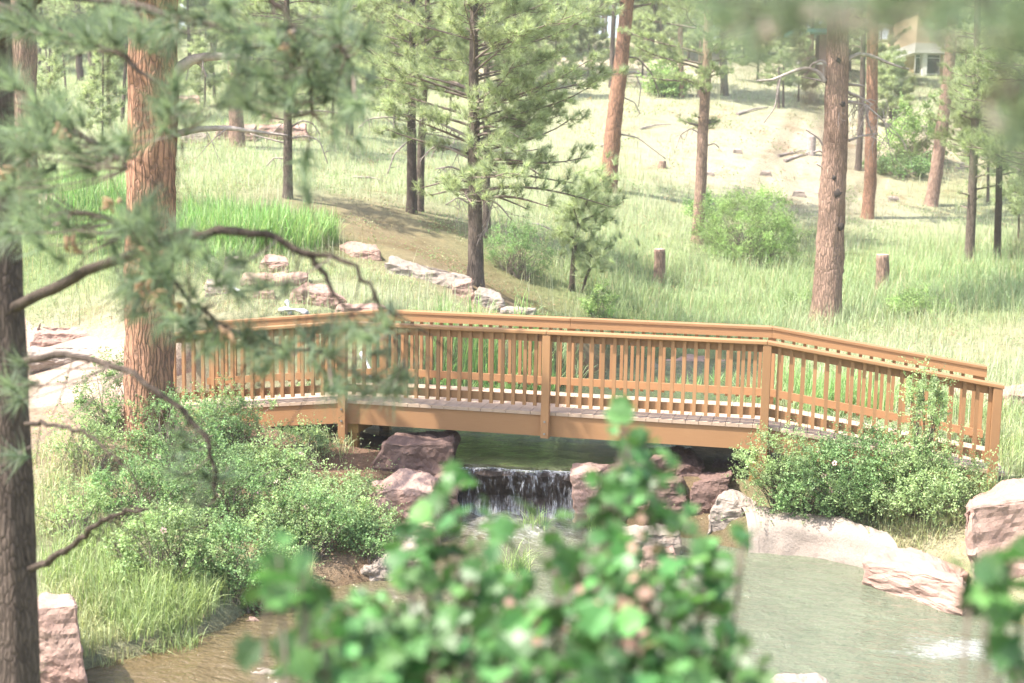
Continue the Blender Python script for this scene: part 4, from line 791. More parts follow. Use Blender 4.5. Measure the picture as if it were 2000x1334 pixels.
shrub('dense rose shrub left of the left bridge post',515,915,85,42,mat='rose_light',n=60,flowers=2)
shrub('rose shrub reaching out right of the left bridge post',640,968,80,30,mat='rose_light',n=45,flowers=2)
shrub('dark green rose shrub halfway down the left bank under the orange trunk',270,960,90,70,n=60,flowers=1)
shrub('wide rose shrub in the middle of the left bank',420,960,110,75,n=90,flowers=3)
shrub('low rose shrub above the overhanging slab',470,1100,100,70,n=75,flowers=1)
shrub('yellow-green leafy shrub on the lower left bank',330,1080,95,80,mat='rose_light',n=80,flowers=2)
shrub('rose shrub above the flat slab left of the falls',610,1030,75,60,n=60,flowers=1)
shrub('small weedy shrub beside the dark trunk at lower left',150,1010,55,60,mat='rose_light',n=30,per=50)
shrub('upright sprig growing in front of the left ramp beam',590,785,32,42,mat='rose',n=10,per=60,ls=.04,loose=.14)
shrub('rose shrub in front of the right bridge post',1525,905,85,50,mat='rose_light',n=48,flowers=1,d=13.45)
shrub('dark green rose shrub below the right ramp',1640,930,95,60,n=62,flowers=2,d=13.2)
shrub('rose shrub hiding the lower part of the right ramp',1710,895,90,45,mat='rose',n=55,flowers=2,d=13.3)
shrub('tall rose shrub sticking up above the right handrail',1805,795,34,62,mat='rose_light',n=24,flowers=1,d=13.1)
shrub('pale rose shrub at the right end of the bridge',1880,940,60,30,mat='rose_light',n=18,loose=.22,d=13.2)
shrub('small rose shrub over the lumpy boulder and the pool rim',1570,975,90,30,n=40,flowers=1,d=13.4)
shrub('leafy plant overhanging the upper pool under the bridge',1100,866,62,24,mat='rose_light',n=40,ls=.024,loose=.10)
shrub('small plants on the pool bank just left of the bridge centre, under the beam',975,853,45,14,mat='willow',n=22,ls=.022,loose=.08)
shrub('big pale green willow bush in the meadow beside the slender pink pine',1462,455,92,72,mat='willow',n=150,per=110,ls=.06,loose=.35,ar=.28,up=.3)
shrub('dark green bush behind the slender pink pine',1372,405,30,28,mat='rose',n=26,ls=.06,loose=.2)
shrub('tangled green thicket right of the middle pine',1010,495,58,50,mat='rose',n=60,ls=.045,loose=.22,ar=.3)
shrub('pale flowering weed above the handrail right of centre',1172,600,30,34,mat='willow',n=20,ls=.04,loose=.14)
shrub('leafy light bush on the slope below the distant house',1790,270,55,60,mat='willow',n=60,ls=.10,loose=.45,ar=.5)
shrub('rounded bush on the slope right of the leaning trunk',1300,160,38,34,mat='willow',n=40,ls=.12,loose=.5)
shrub('low dark bush under the crooked trunk',1760,330,70,18,mat='rose',n=40,ls=.08,loose=.3)
shrub('pale weeds in the meadow below the second stump',1790,600,50,26,mat='willow',n=36,ls=.05,loose=.2,ar=.35)
shrub('pale leafy weeds beside the base of the tall ponderosa',1560,600,38,22,mat='willow',n=26,ls=.045,loose=.18,ar=.35)
# ------------------------------------------------------------------ stumps
def stump(label,px,py,w_,h_,mat='bark_grey',top=True,jag=0):
    b=hit(px,py); d=project(b)[2]; k=d/F; T_=empty('tree_stump',b,label,'tree stump'); r=w_*k/2; hh=h_*k; n=26; mb=MB()
    z=np.linspace(-.1,hh,14); mb.tube(np.stack([np.full(14,b[0])+.02*np.sin(z*4),np.full(14,b[1]),b[2]+z],-1),r*(1+.22*np.exp(-np.clip(z,0,9)/.08))*np.linspace(1.04,.97,14),n,rough=.035)
    if jag: 
        V=mb.v[0]; V[13*n:14*n,2]+=jag*rng.uniform(-1,1,n)*hh; V[-1,2]-=.3*hh
    mb.build('trunk',M[mat],T_,smooth=True)
    if top: 
        mc=MB(); mc.tube([b+[0,0,hh-.002],b+[0,0,hh+.012]],[r*.94,r*.93],n); mc.build('cut_face',M['cutwood'],T_)
stump('tall straight-sided stump in the meadow left of the tall ponderosa',1286,549,22,62,'bark_pink')
stump('pale-topped knobbly stump in the meadow right of the tall ponderosa',1720,577,25,78,'bark_pink')
stump('short stump on the slope beside the leaning trunk',1293,329,14,13,'bark_pink')
stump('weathered jagged stump on the sandy slope beside the tall ponderosa',1583,303,17,36,'deadwood',False,.12)
# fallen limbs by the jagged stump
for pl,lb in (([(1520,308),(1550,300),(1580,296)],'grey fallen limb on the sand, the upper of two below the jagged stump'),([(1532,318),(1560,308),(1590,300)],'grey fallen limb on the sand, the lower of two below the jagged stump')):
    pp=[hit(*q)+np.array([0,0,.06]) for q in pl]; mb=MB(); mb.tube(smooth_path(pp,10),np.linspace(.06,.02,10),6,rough=.1); tag(mb.build('fallen_branch',M['deadwood'],loc=pp[0]),lb,'branch')
# ------------------------------------------------------------------ distant house and shelter
hb=hit(1818,150); hd=project(hb)[2]; k=hd/F
HO=empty('house',hb,'distant tan house with white trim and dark windows at the top of the slope','house'); e1=_r0; e2=np.array([-_r0[1],_r0[0],0])
def hbox(name,u0,u1,v0,v1,z0,z1,mat,parent):
    mb=MB(); V=np.array([hb+e1*u+e2*v+np.array([0,0,z]) for u in (u0,u1) for v,z in ((v0,z0),(v1,z0),(v1,z1),(v0,z1))]); mb.add(V,f4=[(0,1,5,4),(1,2,6,5),(2,3,7,6),(3,0,4,7),(0,3,2,1),(4,5,6,7)])
    o=mb.build(name,M[mat],None,loc=parent.location if False else None); 
    for v in o.data.vertices: v.co-=parent.matrix_basis.translation
    o.parent=parent; return o
px2m=lambda px:(px-1818)*k; py2m=lambda py:(150-py)*k
hbox('upper_wall',px2m(1787),px2m(2010),.1,6,py2m(86),py2m(20),'wall_house',HO); hbox('lower_wall',px2m(1800),px2m(2010),.6,5.8,-.3,py2m(104),'wall_house',HO)
hbox('beam',px2m(1784),px2m(2012),0,6.05,py2m(105),py2m(86.2),'white',HO)
for u in (1802,1853,1905): hbox('column',px2m(u),px2m(u+9),.15,.5,-.3,py2m(105.1),'white',HO)
for u0,u1 in ((1790,1801),(1812,1840),(1864,1900)):
    f=hbox('window',px2m(u0),px2m(u1),.5,.59,py2m(146),py2m(106),'white',HO); 
    g_=hbox('pane',px2m(u0+1.5),px2m(u1-1.5),.47,.495,py2m(143),py2m(114),'glass',HO); g2=hbox('pane',px2m(u0+1.5),px2m(u1-1.5),.47,.495,py2m(112.5),py2m(107.5),'glass',HO)
    for q in (g_,g2): q.parent=f
mb=MB(); R0=[hb+e1*px2m(1780)+e2*-.4+[0,0,py2m(20)],hb+e1*px2m(2016)+e2*-.4+[0,0,py2m(20)],hb+e1*px2m(2016)+e2*6.5+[0,0,py2m(20)],hb+e1*px2m(1780)+e2*6.5+[0,0,py2m(20)],hb+e1*px2m(1780)+e2*3+[0,0,py2m(-40)],hb+e1*px2m(2016)+e2*3+[0,0,py2m(-40)]]
mb.add(R0,f4=[(0,1,5,4),(2,3,4,5),(0,3,2,1)],f3=[(0,4,3),(1,2,5)]); o=mb.build('roof',M['roof']); 
for v in o.data.vertices: v.co-=HO.location
o.parent=HO
sb=hit(1583,148); hb=sb; k=project(sb)[2]/F; px2m=lambda px:(px-1583)*k; py2m=lambda py:(148-py)*k
SH=empty('picnic_shelter',sb,'small park shelter with a teal-edged roof on brick piers, half hidden by pines','shelter')
hbox('roof',px2m(1538),px2m(1612),-1.5,1.5,py2m(70),py2m(63),'bluegreen',SH)
for u in (1568,1594): hbox('pier',px2m(u),px2m(u+14),-.5,.5,-.3,py2m(70.3),'rock',SH)
hbox('table_top',px2m(1552),px2m(1610),-.9,-.55,py2m(128),py2m(124),'white',SH)
# ------------------------------------------------------------------ young pine beyond the railing
b=hit(1116,570); T_=empty('pine_tree',b,'soft feathery young pine with two thin stems in the meadow behind the handrail','pine tree')
Tt=[];Dd=[];cl=[]
for axis,w0,w1 in (([(1116,570),(1122,500),(1132,440),(1150,390),(1185,350),(1205,338)],12,3),([(1137,572),(1150,530),(1170,500),(1195,470),(1215,462)],7,2),([(1131,440),(1110,410),(1100,395)],4,2),([(1128,470),(1105,450),(1092,442)],4,2),([(1145,400),(1150,370),(1152,350)],4,2),([(1160,505),(1140,480),(1125,470)],4,2),([(1136,430),(1165,425),(1190,410)],4,2)):
    pth=smooth_path([plane_pt(x_,y_,b) for x_,y_ in axis],18); pth+=np.outer(np.linspace(0,1,18),rvec(1)[0]*.25); mb=MB(); mb.tube(pth,np.linspace(w0,w1,18)*project(b)[2]/F/2,7,rough=.05); mb.build('trunk',M['bark_dark'],T_,smooth=True)
    for i in range(40):
        p=pth[rng.integers(6,18)]+rvec(1)[0]*rng.uniform(.05,.55); Tt.append(p); Dd.append(rvec(1)[0]*.7+np.array([0,0,.7])); cl.append(rng.uniform(.7,1.2))
V,Fc,C_=tufts(np.array(Tt),unit(np.array(Dd)),60,.24,.009,np.array(cl)*1.1); meshobj('crown',V,Fc,M['needle_far'],T_,col=C_)
# ------------------------------------------------------------------ foreground leafy shrubs
_lo=np.array([(0,-.5),(.12,-.36),(.34,-.40),(.30,-.16),(.50,-.02),(.33,.12),(.36,.34),(.15,.30),(0,.52),(-.15,.30),(-.36,.34),(-.33,.12),(-.50,-.02),(-.30,-.16),(-.34,-.40),(-.12,-.36)])
def lobed(Pn,size,c,up=1.0):
    n=len(Pn); nr=unit(rvec(n)+np.array([0,0,up])-_fwd*.3); d=unit(np.cross(nr,rvec(n))); s=np.cross(nr,d); m=len(_lo)
    o=_lo[None]*(1+.08*rng.standard_normal((n,m,1))); r2=np.abs(o[...,0])
    V=Pn[:,None]+size[:,None,None]*(o[...,0:1]*s[:,None]+o[...,1:2]*d[:,None]+(.35*r2-.25*o[...,1]**2)[...,None]*nr[:,None])
    V=np.concatenate([Pn[:,None],V],1).reshape(-1,3); b=np.arange(n)[:,None]*(m+1); k=np.arange(m)[None]; k2=(k+1)%m
    Fc=np.stack([b+0*k,b+1+k,b+1+k2],-1).reshape(-1,3); return V,Fc,np.repeat(c,m+1)[:,None]*np.ones(3)
def leafbush(label,clumps,root,dry=()):
    rz=np.array([root[0],root[1],H(root[0],root[1])]); T_=empty('leafy_shrub',rz,label,'shrub')
    mb=MB(); Ls=[];Cs=[]
    for px,py,sp,n,d in clumps:
        n=max(3,int(n*(.60 if py>1120 else .72)))
        c=P(px,py,d); k=d/F; r0=rz+np.array([rng.uniform(-.25,.25),rng.uniform(-.2,.2),-.05]); mid=r0*.45+c*.55+np.array([0,0,-.05])+rvec(1)[0]*.08
        t=np.linspace(0,1,10)[:,None]; b=r0*(1-t)**2+2*mid*t*(1-t)+c*t**2; mb.tube(b,np.linspace(.008,.0022,10),5,cap=False)
        off=rng.standard_normal((n,3))*sp*k*np.array([.7,1.6,.62]); q=c+off; q-=np.maximum(0,(q-c)[:,2]-sp*k)[:,None]*np.array([0,0,1])
        for j in range(0,n,2): mb.tube(np.array([b[rng.integers(7,10)],(c+q[j])/2-[0,0,.01],q[j]]),[.002,.0016,.001],3,cap=False)
        Ls.append(q); Cs.append(rng.uniform(.75,1.35)*rng.uniform(.8,1.2,n))
    q=np.vstack(Ls); V,Fc,C_=lobed(q,rng.uniform(.026,.080,len(q)),np.concatenate(Cs)*rng.choice([.7,1.0,1.0,1.6],len(q))); mb.build('stems',M['twig'],T_); meshobj('leaves',V,Fc,M['oak'],T_,col=C_)
    for px,py,d,n in dry:
        q=P(px,py,d)+rng.standard_normal((n,3))*.028; V,Fc,C_=lobed(q,rng.uniform(.018,.034,n),np.ones(n)); meshobj('dried_leaves',V,Fc,M['dryleaf'],T_)
g1=P(1030,1334,2.5); 
leafbush('leafy green shrub close to the lens filling the bottom centre, blurred',
 [(610,1230,45,26,2.6),(690,1225,60,44,2.6),(780,1190,60,36,2.55),(640,1310,60,50,2.45),(740,1300,80,80,2.4),(830,1240,60,44,2.5),(840,1100,55,22,2.7),(862,965,26,9,2.75),(880,1020,40,16,2.75),(800,1080,30,10,2.7),(905,1150,60,34,2.6),(960,1075,50,18,2.7),(880,1300,90,90,2.4),
 (1000,1150,50,18,2.6),(980,1240,70,50,2.5),(1050,1310,90,90,2.4),(1100,1110,50,26,2.7),(1075,1010,24,6,2.8),(1130,995,30,9,2.8),(1185,985,40,13,2.8),(1215,930,42,20,2.8),(1228,865,36,16,2.8),(1222,812,16,5,2.8),(1285,935,38,14,2.8),(1265,1000,50,20,2.75),
 (1330,1060,50,20,2.7),(1385,1115,36,16,2.7),(1200,1080,55,24,2.7),(1250,1150,70,34,2.6),(1170,1210,70,44,2.5),(1200,1300,80,80,2.4),(1300,1240,70,50,2.5),(1320,1320,70,60,2.4),(1410,1290,50,40,2.5),(1440,1325,40,26,2.4),(1375,1190,26,10,2.7),(1320,1165,44,16,2.6),(1450,1060,18,5,2.8)],g1[:2],
 dry=[(1038,1230,2.5,12),(1228,1205,2.45,16),(1255,1060,2.6,8),(1160,1185,2.5,5),(1215,1240,2.45,10)])
leafbush('few large blurred leaves on a separate sprig left of the foreground shrub',[(545,1085,38,9,2.3),(525,1150,34,8,2.3),(600,1180,36,9,2.35),(585,1110,20,4,2.3),(630,1260,40,12,2.3)],P(640,1334,2.35)[:2])
leafbush('bright green blurred shrub leaves at the lower right corner',[(1915,1125,34,9,2.2),(1965,1105,34,9,2.2),(1895,1185,34,9,2.2),(1950,1180,30,6,2.2),(1975,1270,30,9,2.2),(2000,1320,40,10,2.2),(1995,1200,24,5,2.2)],P(2060,1334,2.2)[:2])
# ------------------------------------------------------------------ foreground pines
def bough_tree(label,axis,dt,w0,w1,branches,masses,cones=(),nn=60,tl=.135,wn=.0042,mat='needle_near',bark='bark_grey',brown=()):
    pth=np.array([P(x_,y_,dt) for x_,y_ in axis]); b=pth[0].copy(); g=H(b[0],b[1]); dn=(b-pth[1]); dn/=abs(dn[2]); foot=b+dn*max(0,b[2]-g+.1); 
    T_=empty('pine_tree',np.array([foot[0],foot[1],g]),label,'pine tree'); pth=np.vstack([foot[None],pth]); k=dt/F
    trunk_mesh(pth,np.linspace(w0*k/2,w1*k/2,len(pth)),'trunk',M[bark],T_,n=32,flare=.25)
    nodes=[]
    for bp,r0,r1 in branches:
        q=smooth_path([P(x_,y_,d_) for x_,y_,d_ in bp],26); q[3:-1]+=rng.standard_normal((22,3))*.006; d_=bp[len(bp)//2][2]; mb=MB(); mb.tube(q,np.linspace(r0,r1,26)*d_/F,8,rough=.07)
        for _ in range(int(len(bp)*2.2)):
            i=rng.integers(5,26); dd=rvec(1)[0]; dd[2]-=.9; dd=unit(dd); L=rng.uniform(.12,.42); t=np.linspace(0,1,6)[:,None]; tw=q[i]+dd*t*L+rvec(1)[0]*.05*np.sin(t*3.1); mb.tube(tw,np.linspace(.0035,.0015,6),4,cap=False)
            tw2=tw[3]+unit(dd+rvec(1)[0]*.8)*np.linspace(0,L*.5,4)[:,None]; mb.tube(tw2,np.linspace(.002,.001,4),3,cap=False)
        mb.build('branch',M['bark_dark'],T_,smooth=True); nodes.append(q[4:])
    nodes=np.vstack(nodes); mb=MB(); Tt=[];Dd=[];cl=[]
    for px,py,rx,ry,n,d in masses:
        for _ in range(n):
            p=P(px+rng.normal()*rx*.6,py+rng.normal()*ry*.6,d+rng.normal()*.18); dist=np.linalg.norm(nodes-p,axis=1); j=nodes[dist.argmin()]
            m_=(p+j)/2+np.array([0,0,-.04]); t=np.linspace(0,1,6)[:,None]; tw=j*(1-t)**2+2*m_*t*(1-t)+p*t**2; mb.tube(tw,np.linspace(.004,.002,6),4,cap=False)
            Tt.append(p); Dd.append(unit(p-j)*.8+rvec(1)[0]*.4+np.array([0,0,.25])); cl.append(rng.uniform(.6,1.4))
    mb.build('twig_mass',M['twig'],T_); V,Fc,C_=tufts(np.array(Tt),unit(np.array(Dd)),nn,tl,wn,np.array(cl),.85); meshobj('crown',V,Fc,M[mat],T_,col=C_)
    for px,py,d in brown:
        V,Fc,C_=tufts(np.array([P(px,py,d)]*3)+rng.standard_normal((3,3))*.03,rvec(3),70,tl,wn*1.3,np.ones(3)); meshobj('dead_needles',V,Fc,M['needle_dead'],T_)
    for px,py,d in cones:
        c=P(px,py,d); mb=MB()
        for _ in range(6):
            a=c+rng.standard_normal(3)*.014; dd=rvec(1)[0]*.022; mb.tube(np.array([a-dd,a-dd*.5,a+dd*.5,a+dd]),[.003,.008,.008,.003],7)
        mb.build('pollen_cone',M['cone'],T_,smooth=True)
M['cone'],_n,_b=newmat('pollen_cone'); _b.inputs['Base Color'].default_value=(.30,.19,.11,1); _b.inputs['Roughness'].default_value=.9
D1=4.7
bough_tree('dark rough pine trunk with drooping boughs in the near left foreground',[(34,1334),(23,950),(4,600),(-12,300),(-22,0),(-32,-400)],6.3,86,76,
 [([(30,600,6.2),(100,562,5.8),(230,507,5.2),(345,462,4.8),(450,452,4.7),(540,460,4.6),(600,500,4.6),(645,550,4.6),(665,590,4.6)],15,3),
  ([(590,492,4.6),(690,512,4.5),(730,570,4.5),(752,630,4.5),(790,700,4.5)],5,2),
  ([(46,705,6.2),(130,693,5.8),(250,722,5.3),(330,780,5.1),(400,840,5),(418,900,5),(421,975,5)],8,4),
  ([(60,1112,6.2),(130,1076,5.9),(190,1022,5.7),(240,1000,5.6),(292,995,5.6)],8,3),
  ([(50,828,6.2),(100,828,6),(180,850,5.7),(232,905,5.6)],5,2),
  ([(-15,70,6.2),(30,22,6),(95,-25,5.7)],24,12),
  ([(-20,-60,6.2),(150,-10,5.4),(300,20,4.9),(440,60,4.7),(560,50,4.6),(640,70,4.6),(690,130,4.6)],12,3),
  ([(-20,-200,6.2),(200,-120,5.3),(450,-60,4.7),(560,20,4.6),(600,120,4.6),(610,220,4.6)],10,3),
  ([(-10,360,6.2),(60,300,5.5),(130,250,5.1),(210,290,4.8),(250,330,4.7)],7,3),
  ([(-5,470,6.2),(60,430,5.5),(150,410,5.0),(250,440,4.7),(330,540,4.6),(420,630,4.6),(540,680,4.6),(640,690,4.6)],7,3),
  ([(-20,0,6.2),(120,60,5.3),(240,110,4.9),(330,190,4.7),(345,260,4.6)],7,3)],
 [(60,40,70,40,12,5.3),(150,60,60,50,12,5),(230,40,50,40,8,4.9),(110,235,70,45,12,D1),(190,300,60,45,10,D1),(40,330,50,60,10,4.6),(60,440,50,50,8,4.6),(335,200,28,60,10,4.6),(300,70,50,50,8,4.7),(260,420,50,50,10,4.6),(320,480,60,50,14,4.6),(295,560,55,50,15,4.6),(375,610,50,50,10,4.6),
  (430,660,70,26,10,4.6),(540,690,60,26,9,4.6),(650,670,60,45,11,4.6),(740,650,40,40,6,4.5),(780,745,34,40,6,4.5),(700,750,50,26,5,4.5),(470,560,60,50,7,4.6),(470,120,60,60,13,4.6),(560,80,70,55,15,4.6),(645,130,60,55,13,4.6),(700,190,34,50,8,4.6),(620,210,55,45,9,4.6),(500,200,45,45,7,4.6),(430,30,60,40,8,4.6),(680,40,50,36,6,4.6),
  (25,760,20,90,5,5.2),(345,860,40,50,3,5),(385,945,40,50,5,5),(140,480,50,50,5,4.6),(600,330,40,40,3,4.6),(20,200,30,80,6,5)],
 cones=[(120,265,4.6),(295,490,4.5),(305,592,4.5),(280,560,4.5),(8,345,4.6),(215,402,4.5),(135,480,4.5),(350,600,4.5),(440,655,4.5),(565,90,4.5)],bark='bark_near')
bough_tree('very near pine outside the frame whose boughs hang blurred across the top right',[(2330,1334),(2330,700),(2325,0),(2320,-600)],2.1,300,270,
 [([(2250,-150,2.1),(2000,-60,1.7),(1800,-30,1.5),(1600,-30,1.45),(1450,40,1.45)],22,8),([(2260,100,2.1),(2100,120,1.8),(1990,170,1.6),(1930,200,1.5)],16,7)],
 [(1450,90,40,40,2,1.5),(1410,20,50,40,3,1.5),(1560,5,60,25,3,1.45),(1680,5,70,25,3,1.45),(1780,-10,60,25,3,1.45),(1880,10,60,25,3,1.45),(1980,50,40,50,4,1.5),(1975,220,40,30,3,1.5)],nn=50,tl=.12,wn=.0022,brown=[])
tree('pine just outside the right edge reaching its green boughs into the picture',(2085,560),[(2088,400),(2092,200),(2096,-200)],22,14,'bark_grey',C(1.9,6.5,60,2.9,mat='needle',nn=34,sub=9,shape='round'),G)
# ------------------------------------------------------------------ air
m=bpy.data.materials.new('haze'); m.use_nodes=True; n=m.node_tree; n.nodes.remove(n.nodes['Principled BSDF']); pv=n.nodes.new('ShaderNodeVolumePrincipled'); pv.inputs['Density'].default_value=HAZE; pv.inputs['Color'].default_value=(.97,.95,.91,1); pv.inputs['Anisotropy'].default_value=.2
n.links.new(pv.outputs[0],n.nodes['Material Output'].inputs['Volume'])
if HAZE>0:
    mb=MB(); mb.box(-560,560,-560,560,-4,60); o=mb.build('haze',m); tag(o,kind='stuff'); o.display_type='WIRE'
# ------------------------------------------------------------------ taller grass on the near banks
BG=(.27,.36,.13); BY=(.42,.42,.22)
V,Ff,Cc=reeds([(110,1000,60,.8,500,.34,BY),(170,1110,80,.6,900,.36,BG),(250,1180,90,.45,1100,.36,BG),(340,1190,80,.35,900,.38,BG),(150,1200,70,.4,600,.3,BY),(300,1235,90,.2,600,.26,BG),(200,1260,60,.2,350,.22,BY),(390,1160,60,.4,600,.36,BG),(100,900,60,.8,250,.25,BY),(550,1120,60,.3,250,.28,BY),
 (1720,990,80,.5,500,.34,BG),(1800,960,90,.6,800,.40,BG),(1880,960,70,.7,600,.38,BG),(1960,900,70,.9,600,.36,BG),(1800,1020,80,.4,400,.26,BY),(1620,1000,60,.4,250,.25,BY),(1920,860,60,.6,400,.3,BY),(1980,820,60,.8,350,.3,BG),(640,880,50,.4,160,.25,BY),(1450,905,40,.3,160,.2,BY)])
tag(meshobj('grass',V,Ff,M['blade'],col=Cc),kind='stuff')
RL='rose shrubs'
shrub('loose pale shrub spilling over the far left bank beside the dark trunk',180,880,60,55,mat='rose_light',n=30,per=60,loose=.24)
shrub('straggly light shrub above the overhanging slab on the left bank',560,1030,90,50,mat='rose_light',n=50,loose=.24)
shrub('low spreading shrub at the foot of the right bank shrubs, above the big pool slab',1800,975,95,32,mat='rose_light',n=40,loose=.2,d=12.9)
shrub('loose shrub in front of the right ramp, between the two bigger ones',1800,905,60,40,mat='rose_light',n=26,loose=.24,d=13.1)
shrub('light sprawling shrub above the pool ledge',1690,975,95,34,mat='rose_light',n=45,loose=.2,d=13.35)
# ------------------------------------------------------------------ bushy younger pines up the slope
for px,py,hgt,wd_,lb in ((735,175,190,60,'bushy green pine filling the gap left of the close pair'),(870,130,160,60,'bushy pale pine high between the close pair and middle pine'),(1010,170,200,70,'bushy pale pine right behind the middle pine crown'),(1120,110,140,60,'bushy pine on the plateau right of the middle pine'),(1268,90,110,50,'bushy pine behind the plateau trunks'),
  (1345,120,150,50,'bushy pine between the pale slope trunk and slender pink pine'),(1440,100,140,55,'bushy pine top right of the slender pink pine'),(1525,110,130,60,'bushy pine left of the picnic shelter'),(1660,140,170,55,'bushy pine right behind the tall ponderosa'),(1740,250,150,50,'young bushy pine at the edge of the sandy bank below the house'),
  (1905,270,230,75,'broad bushy pine on the slope at far right'),(1975,330,240,60,'bushy pine at the right edge behind the slim dark pines'),(620,120,140,55,'bushy pine high behind the reed pine'),(540,130,150,55,'bushy pine up the slope left of the reed pine'),(400,100,130,50,'bushy pine right of the big orange trunk, far back'),(225,190,190,45,'bushy pine left of the big orange trunk'),(120,110,130,60,'bushy pine behind the saplings at left'),(700,60,90,60,'distant bushy pine at the top, left of centre')):
    b=hit(px,py); d=project(b)[2]; k=d/F; H_=hgt*k
    tree(lb,(px,py),[(px+1,py-hgt*.5),(px+2,py-hgt)],max(4,wd_*.11),2,'bark_grey',C(H_*.12,H_*.97,int(46),wd_*k*1.05,nn=34,wn=.012+.00022*d,tl=.24+.001*d,mat='needle_far',sub=max(4,int(9-wd_*k)),shape='cone',droop=.25),'bushy pines up the slope',n=8)
# ------------------------------------------------------------------ undergrowth: low herbs, litter and seed stalks
x,y,d=scatter(9000,12,80); zc=zone(x,y); k_=vnoise(x,y,1.1,21)+.5*vnoise(x,y,3.5,22); ok=free(x,y)&(k_>-.05); x,y,d,zc=x[ok],y[ok],d[ok],zc[ok]; z=height(x,y)
per=14; n_=len(x); sc=np.clip(d/20,.7,3.0); c0=np.repeat(np.stack([x,y,z],-1),per,0)+rng.standard_normal((n_*per,3))*np.array([.13,.13,.05])*np.repeat(sc,per)[:,None]**.6+np.array([0,0,.09])
V,Fc,C_=leafs(c0,np.repeat(.035*sc,per)*rng.uniform(.6,1.3,n_*per),.5,1.2,np.ones(n_*per))
cl=np.repeat(np.repeat(np.where(rng.random((n_,1))<.62,np.array([[.24,.36,.15]]),np.where(rng.random((n_,1))<.5,np.array([[.36,.25,.17]]),np.array([[.42,.46,.28]])))*rng.uniform(.7,1.2,(n_,1)),per,0),4,0)
tag(meshobj('undergrowth',V,Fc,M['blade'],col=cl),kind='stuff')
x,y,d=scatter(22000,16,75); zc=zone(x,y); ok=free(x,y)&(vnoise(x,y,1.4,31)>-.1)&(zc[:,1]>zc[:,0]*.97); x,y,d=x[ok],y[ok],d[ok]; z=height(x,y); n_=len(x)
V,Ff,Cc=blades(np.stack([x,y,z],-1),rng.uniform(.2,.62,n_),.006*np.clip(d/14,1,5),rng.uniform(.0,.5,n_),np.array([.46,.48,.34])*rng.uniform(.7,1.25,(n_,1)),2)
tag(meshobj('grass',V,Ff,M['blade'],col=Cc),kind='stuff')
# stones and fallen branches on the slope
for px,py,w_,lb in ((1385,345,22,'small stone on the slope left of the slender pink pine top'),(1495,345,26,'small pale stone at the top of the sandy bank'),(1440,300,20,'small stone on the sand below the green slope'),(1560,385,30,'flat stone at the foot of the sandy bank'),(1745,395,26,'stone between the orange trunk and the crooked trunk'),(1180,290,18,'small stone on the slope left of the leaning trunk'),(1880,330,30,'pale stone in the bank below the house')):
    rock(lb,[(px-w_*.5,py),(px-w_*.35,py-w_*.4),(px+w_*.4,py-w_*.35),(px+w_*.5,py)],[(px-w_*.2,py-w_*.5),(px+w_*.3,py-w_*.48)],project(hit(px,py))[2],.35,'rock_pale',group='small stones on the slope',sub=3)
for a,b_,r_,lb in (((1640,395),(1590,380),.05,'short fallen limb left of the orange trunk'),((1250,255),(1310,245),.05,'fallen limb on the slope right of the leaning trunk'),((1440,225),(1500,212),.07,'fallen log on the slope left of the young pines'),((690,350),(760,362),.04,'fallen branch on the grass left of the close pair'),((1080,455),(1020,440),.035,'fallen branch in the grass right of the middle pine')):
    p,q=hit(*a),hit(*b_); mb=MB(); mb.tube(smooth_path([p+[0,0,.05],(p+q)/2+[0,.1,.12],q+[0,0,.05]],10),np.linspace(r_,r_*.4,10),6,rough=.1); tag(mb.build('fallen_branch',M['deadwood'],loc=p),lb,'branch')
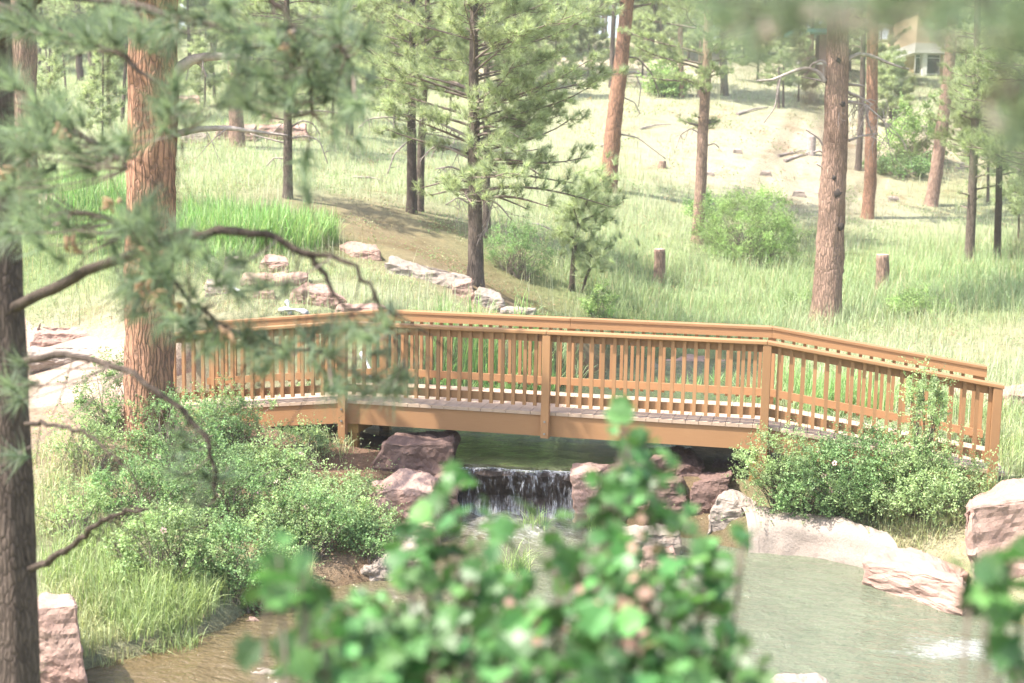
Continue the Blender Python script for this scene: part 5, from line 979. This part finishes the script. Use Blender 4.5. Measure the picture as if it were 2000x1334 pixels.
# more soft pine foliage behind the named trunks
for px,py,hgt,wd_,lb in ((770,270,250,58,'pale young pine behind the close pair, left side'),(650,235,220,48,'pale young pine right of the reed pine'),(1085,190,200,62,'pale young pine between the middle pine and the leaning trunk'),(1150,150,150,50,'pale young pine touching the leaning trunk on its left'),(1255,150,140,38,'slim young pine right of the leaning trunk'),(1480,160,160,52,'pale young pine above the dead limb of the tall ponderosa'),(1560,200,150,36,'small pale pine beside the little thin-trunked pines'),
  (1720,190,190,46,'pale young pine between the orange trunk and the house'),(1885,300,230,34,'pale young pine behind the crooked trunk'),(1930,400,330,60,'pale pine between the two slim dark pines'),(1990,470,300,44,'pale pine cut by the right edge of the picture'),(500,200,200,50,'pale young pine behind the near boughs, left of the reed pine'),(400,210,180,42,'pale young pine right of the big orange trunk'),(95,300,260,46,'pale young pine between the pinkish trunk and the big orange trunk'),(200,290,250,44,'pale young pine hugging the left side of the big orange trunk'),(880,230,210,46,'pale young pine just left of the middle pine')):
    b=hit(px,py); d=project(b)[2]; k=d/F; H_=hgt*k
    tree(lb,(px,py),[(px+1,py-hgt*.5),(px+2,py-hgt)],max(3,wd_*.10),1.5,'bark_grey',C(H_*.16,H_*.97,30,wd_*k*1.05,nn=30,wn=.010+.00022*d,tl=.20+.001*d,mat='needle_far',sub=max(4,int(9-wd_*k)),shape='cone',droop=.25,up=.45),'young pines behind the trunks',n=8)

shrub('low leafy plant on the bare bank left of the reddish boulder',705,1020,55,34,mat='rose_light',n=26,loose=.18)
shrub('small green plant between the slanting brown slab and the flat pale slab',730,1075,50,24,mat='rose',n=20,loose=.15)
shrub('wispy plant in front of the left ramp beam, left of the post',590,870,48,26,mat='rose_light',n=18,loose=.2)

for px,py,r_ in ((1623,347,.05),(1630,377,.085),(1636,443,.07),(1640,205,.07),(1633,120,.06)):
    b=TP[1]; c=plane_pt(px,py,b); h=_fwd*np.array([1,1,0]); h/=np.linalg.norm(h); R_=.5*58*TP[2]/F*(1-.35*(628-py)/628)
    mb=MB(); n0=c-h*(R_*.97); mb.tube(np.array([n0+h*.05,n0,n0-h*.012,n0-h*.02]),[r_*.9,r_*.8,r_*.5,r_*.15],11,rough=.22); V=mb.v[0]; V[:,2]=c[2]+(V[:,2]-c[2])*1.25; mb.build('knot',M['char'],TP[0],smooth=True)
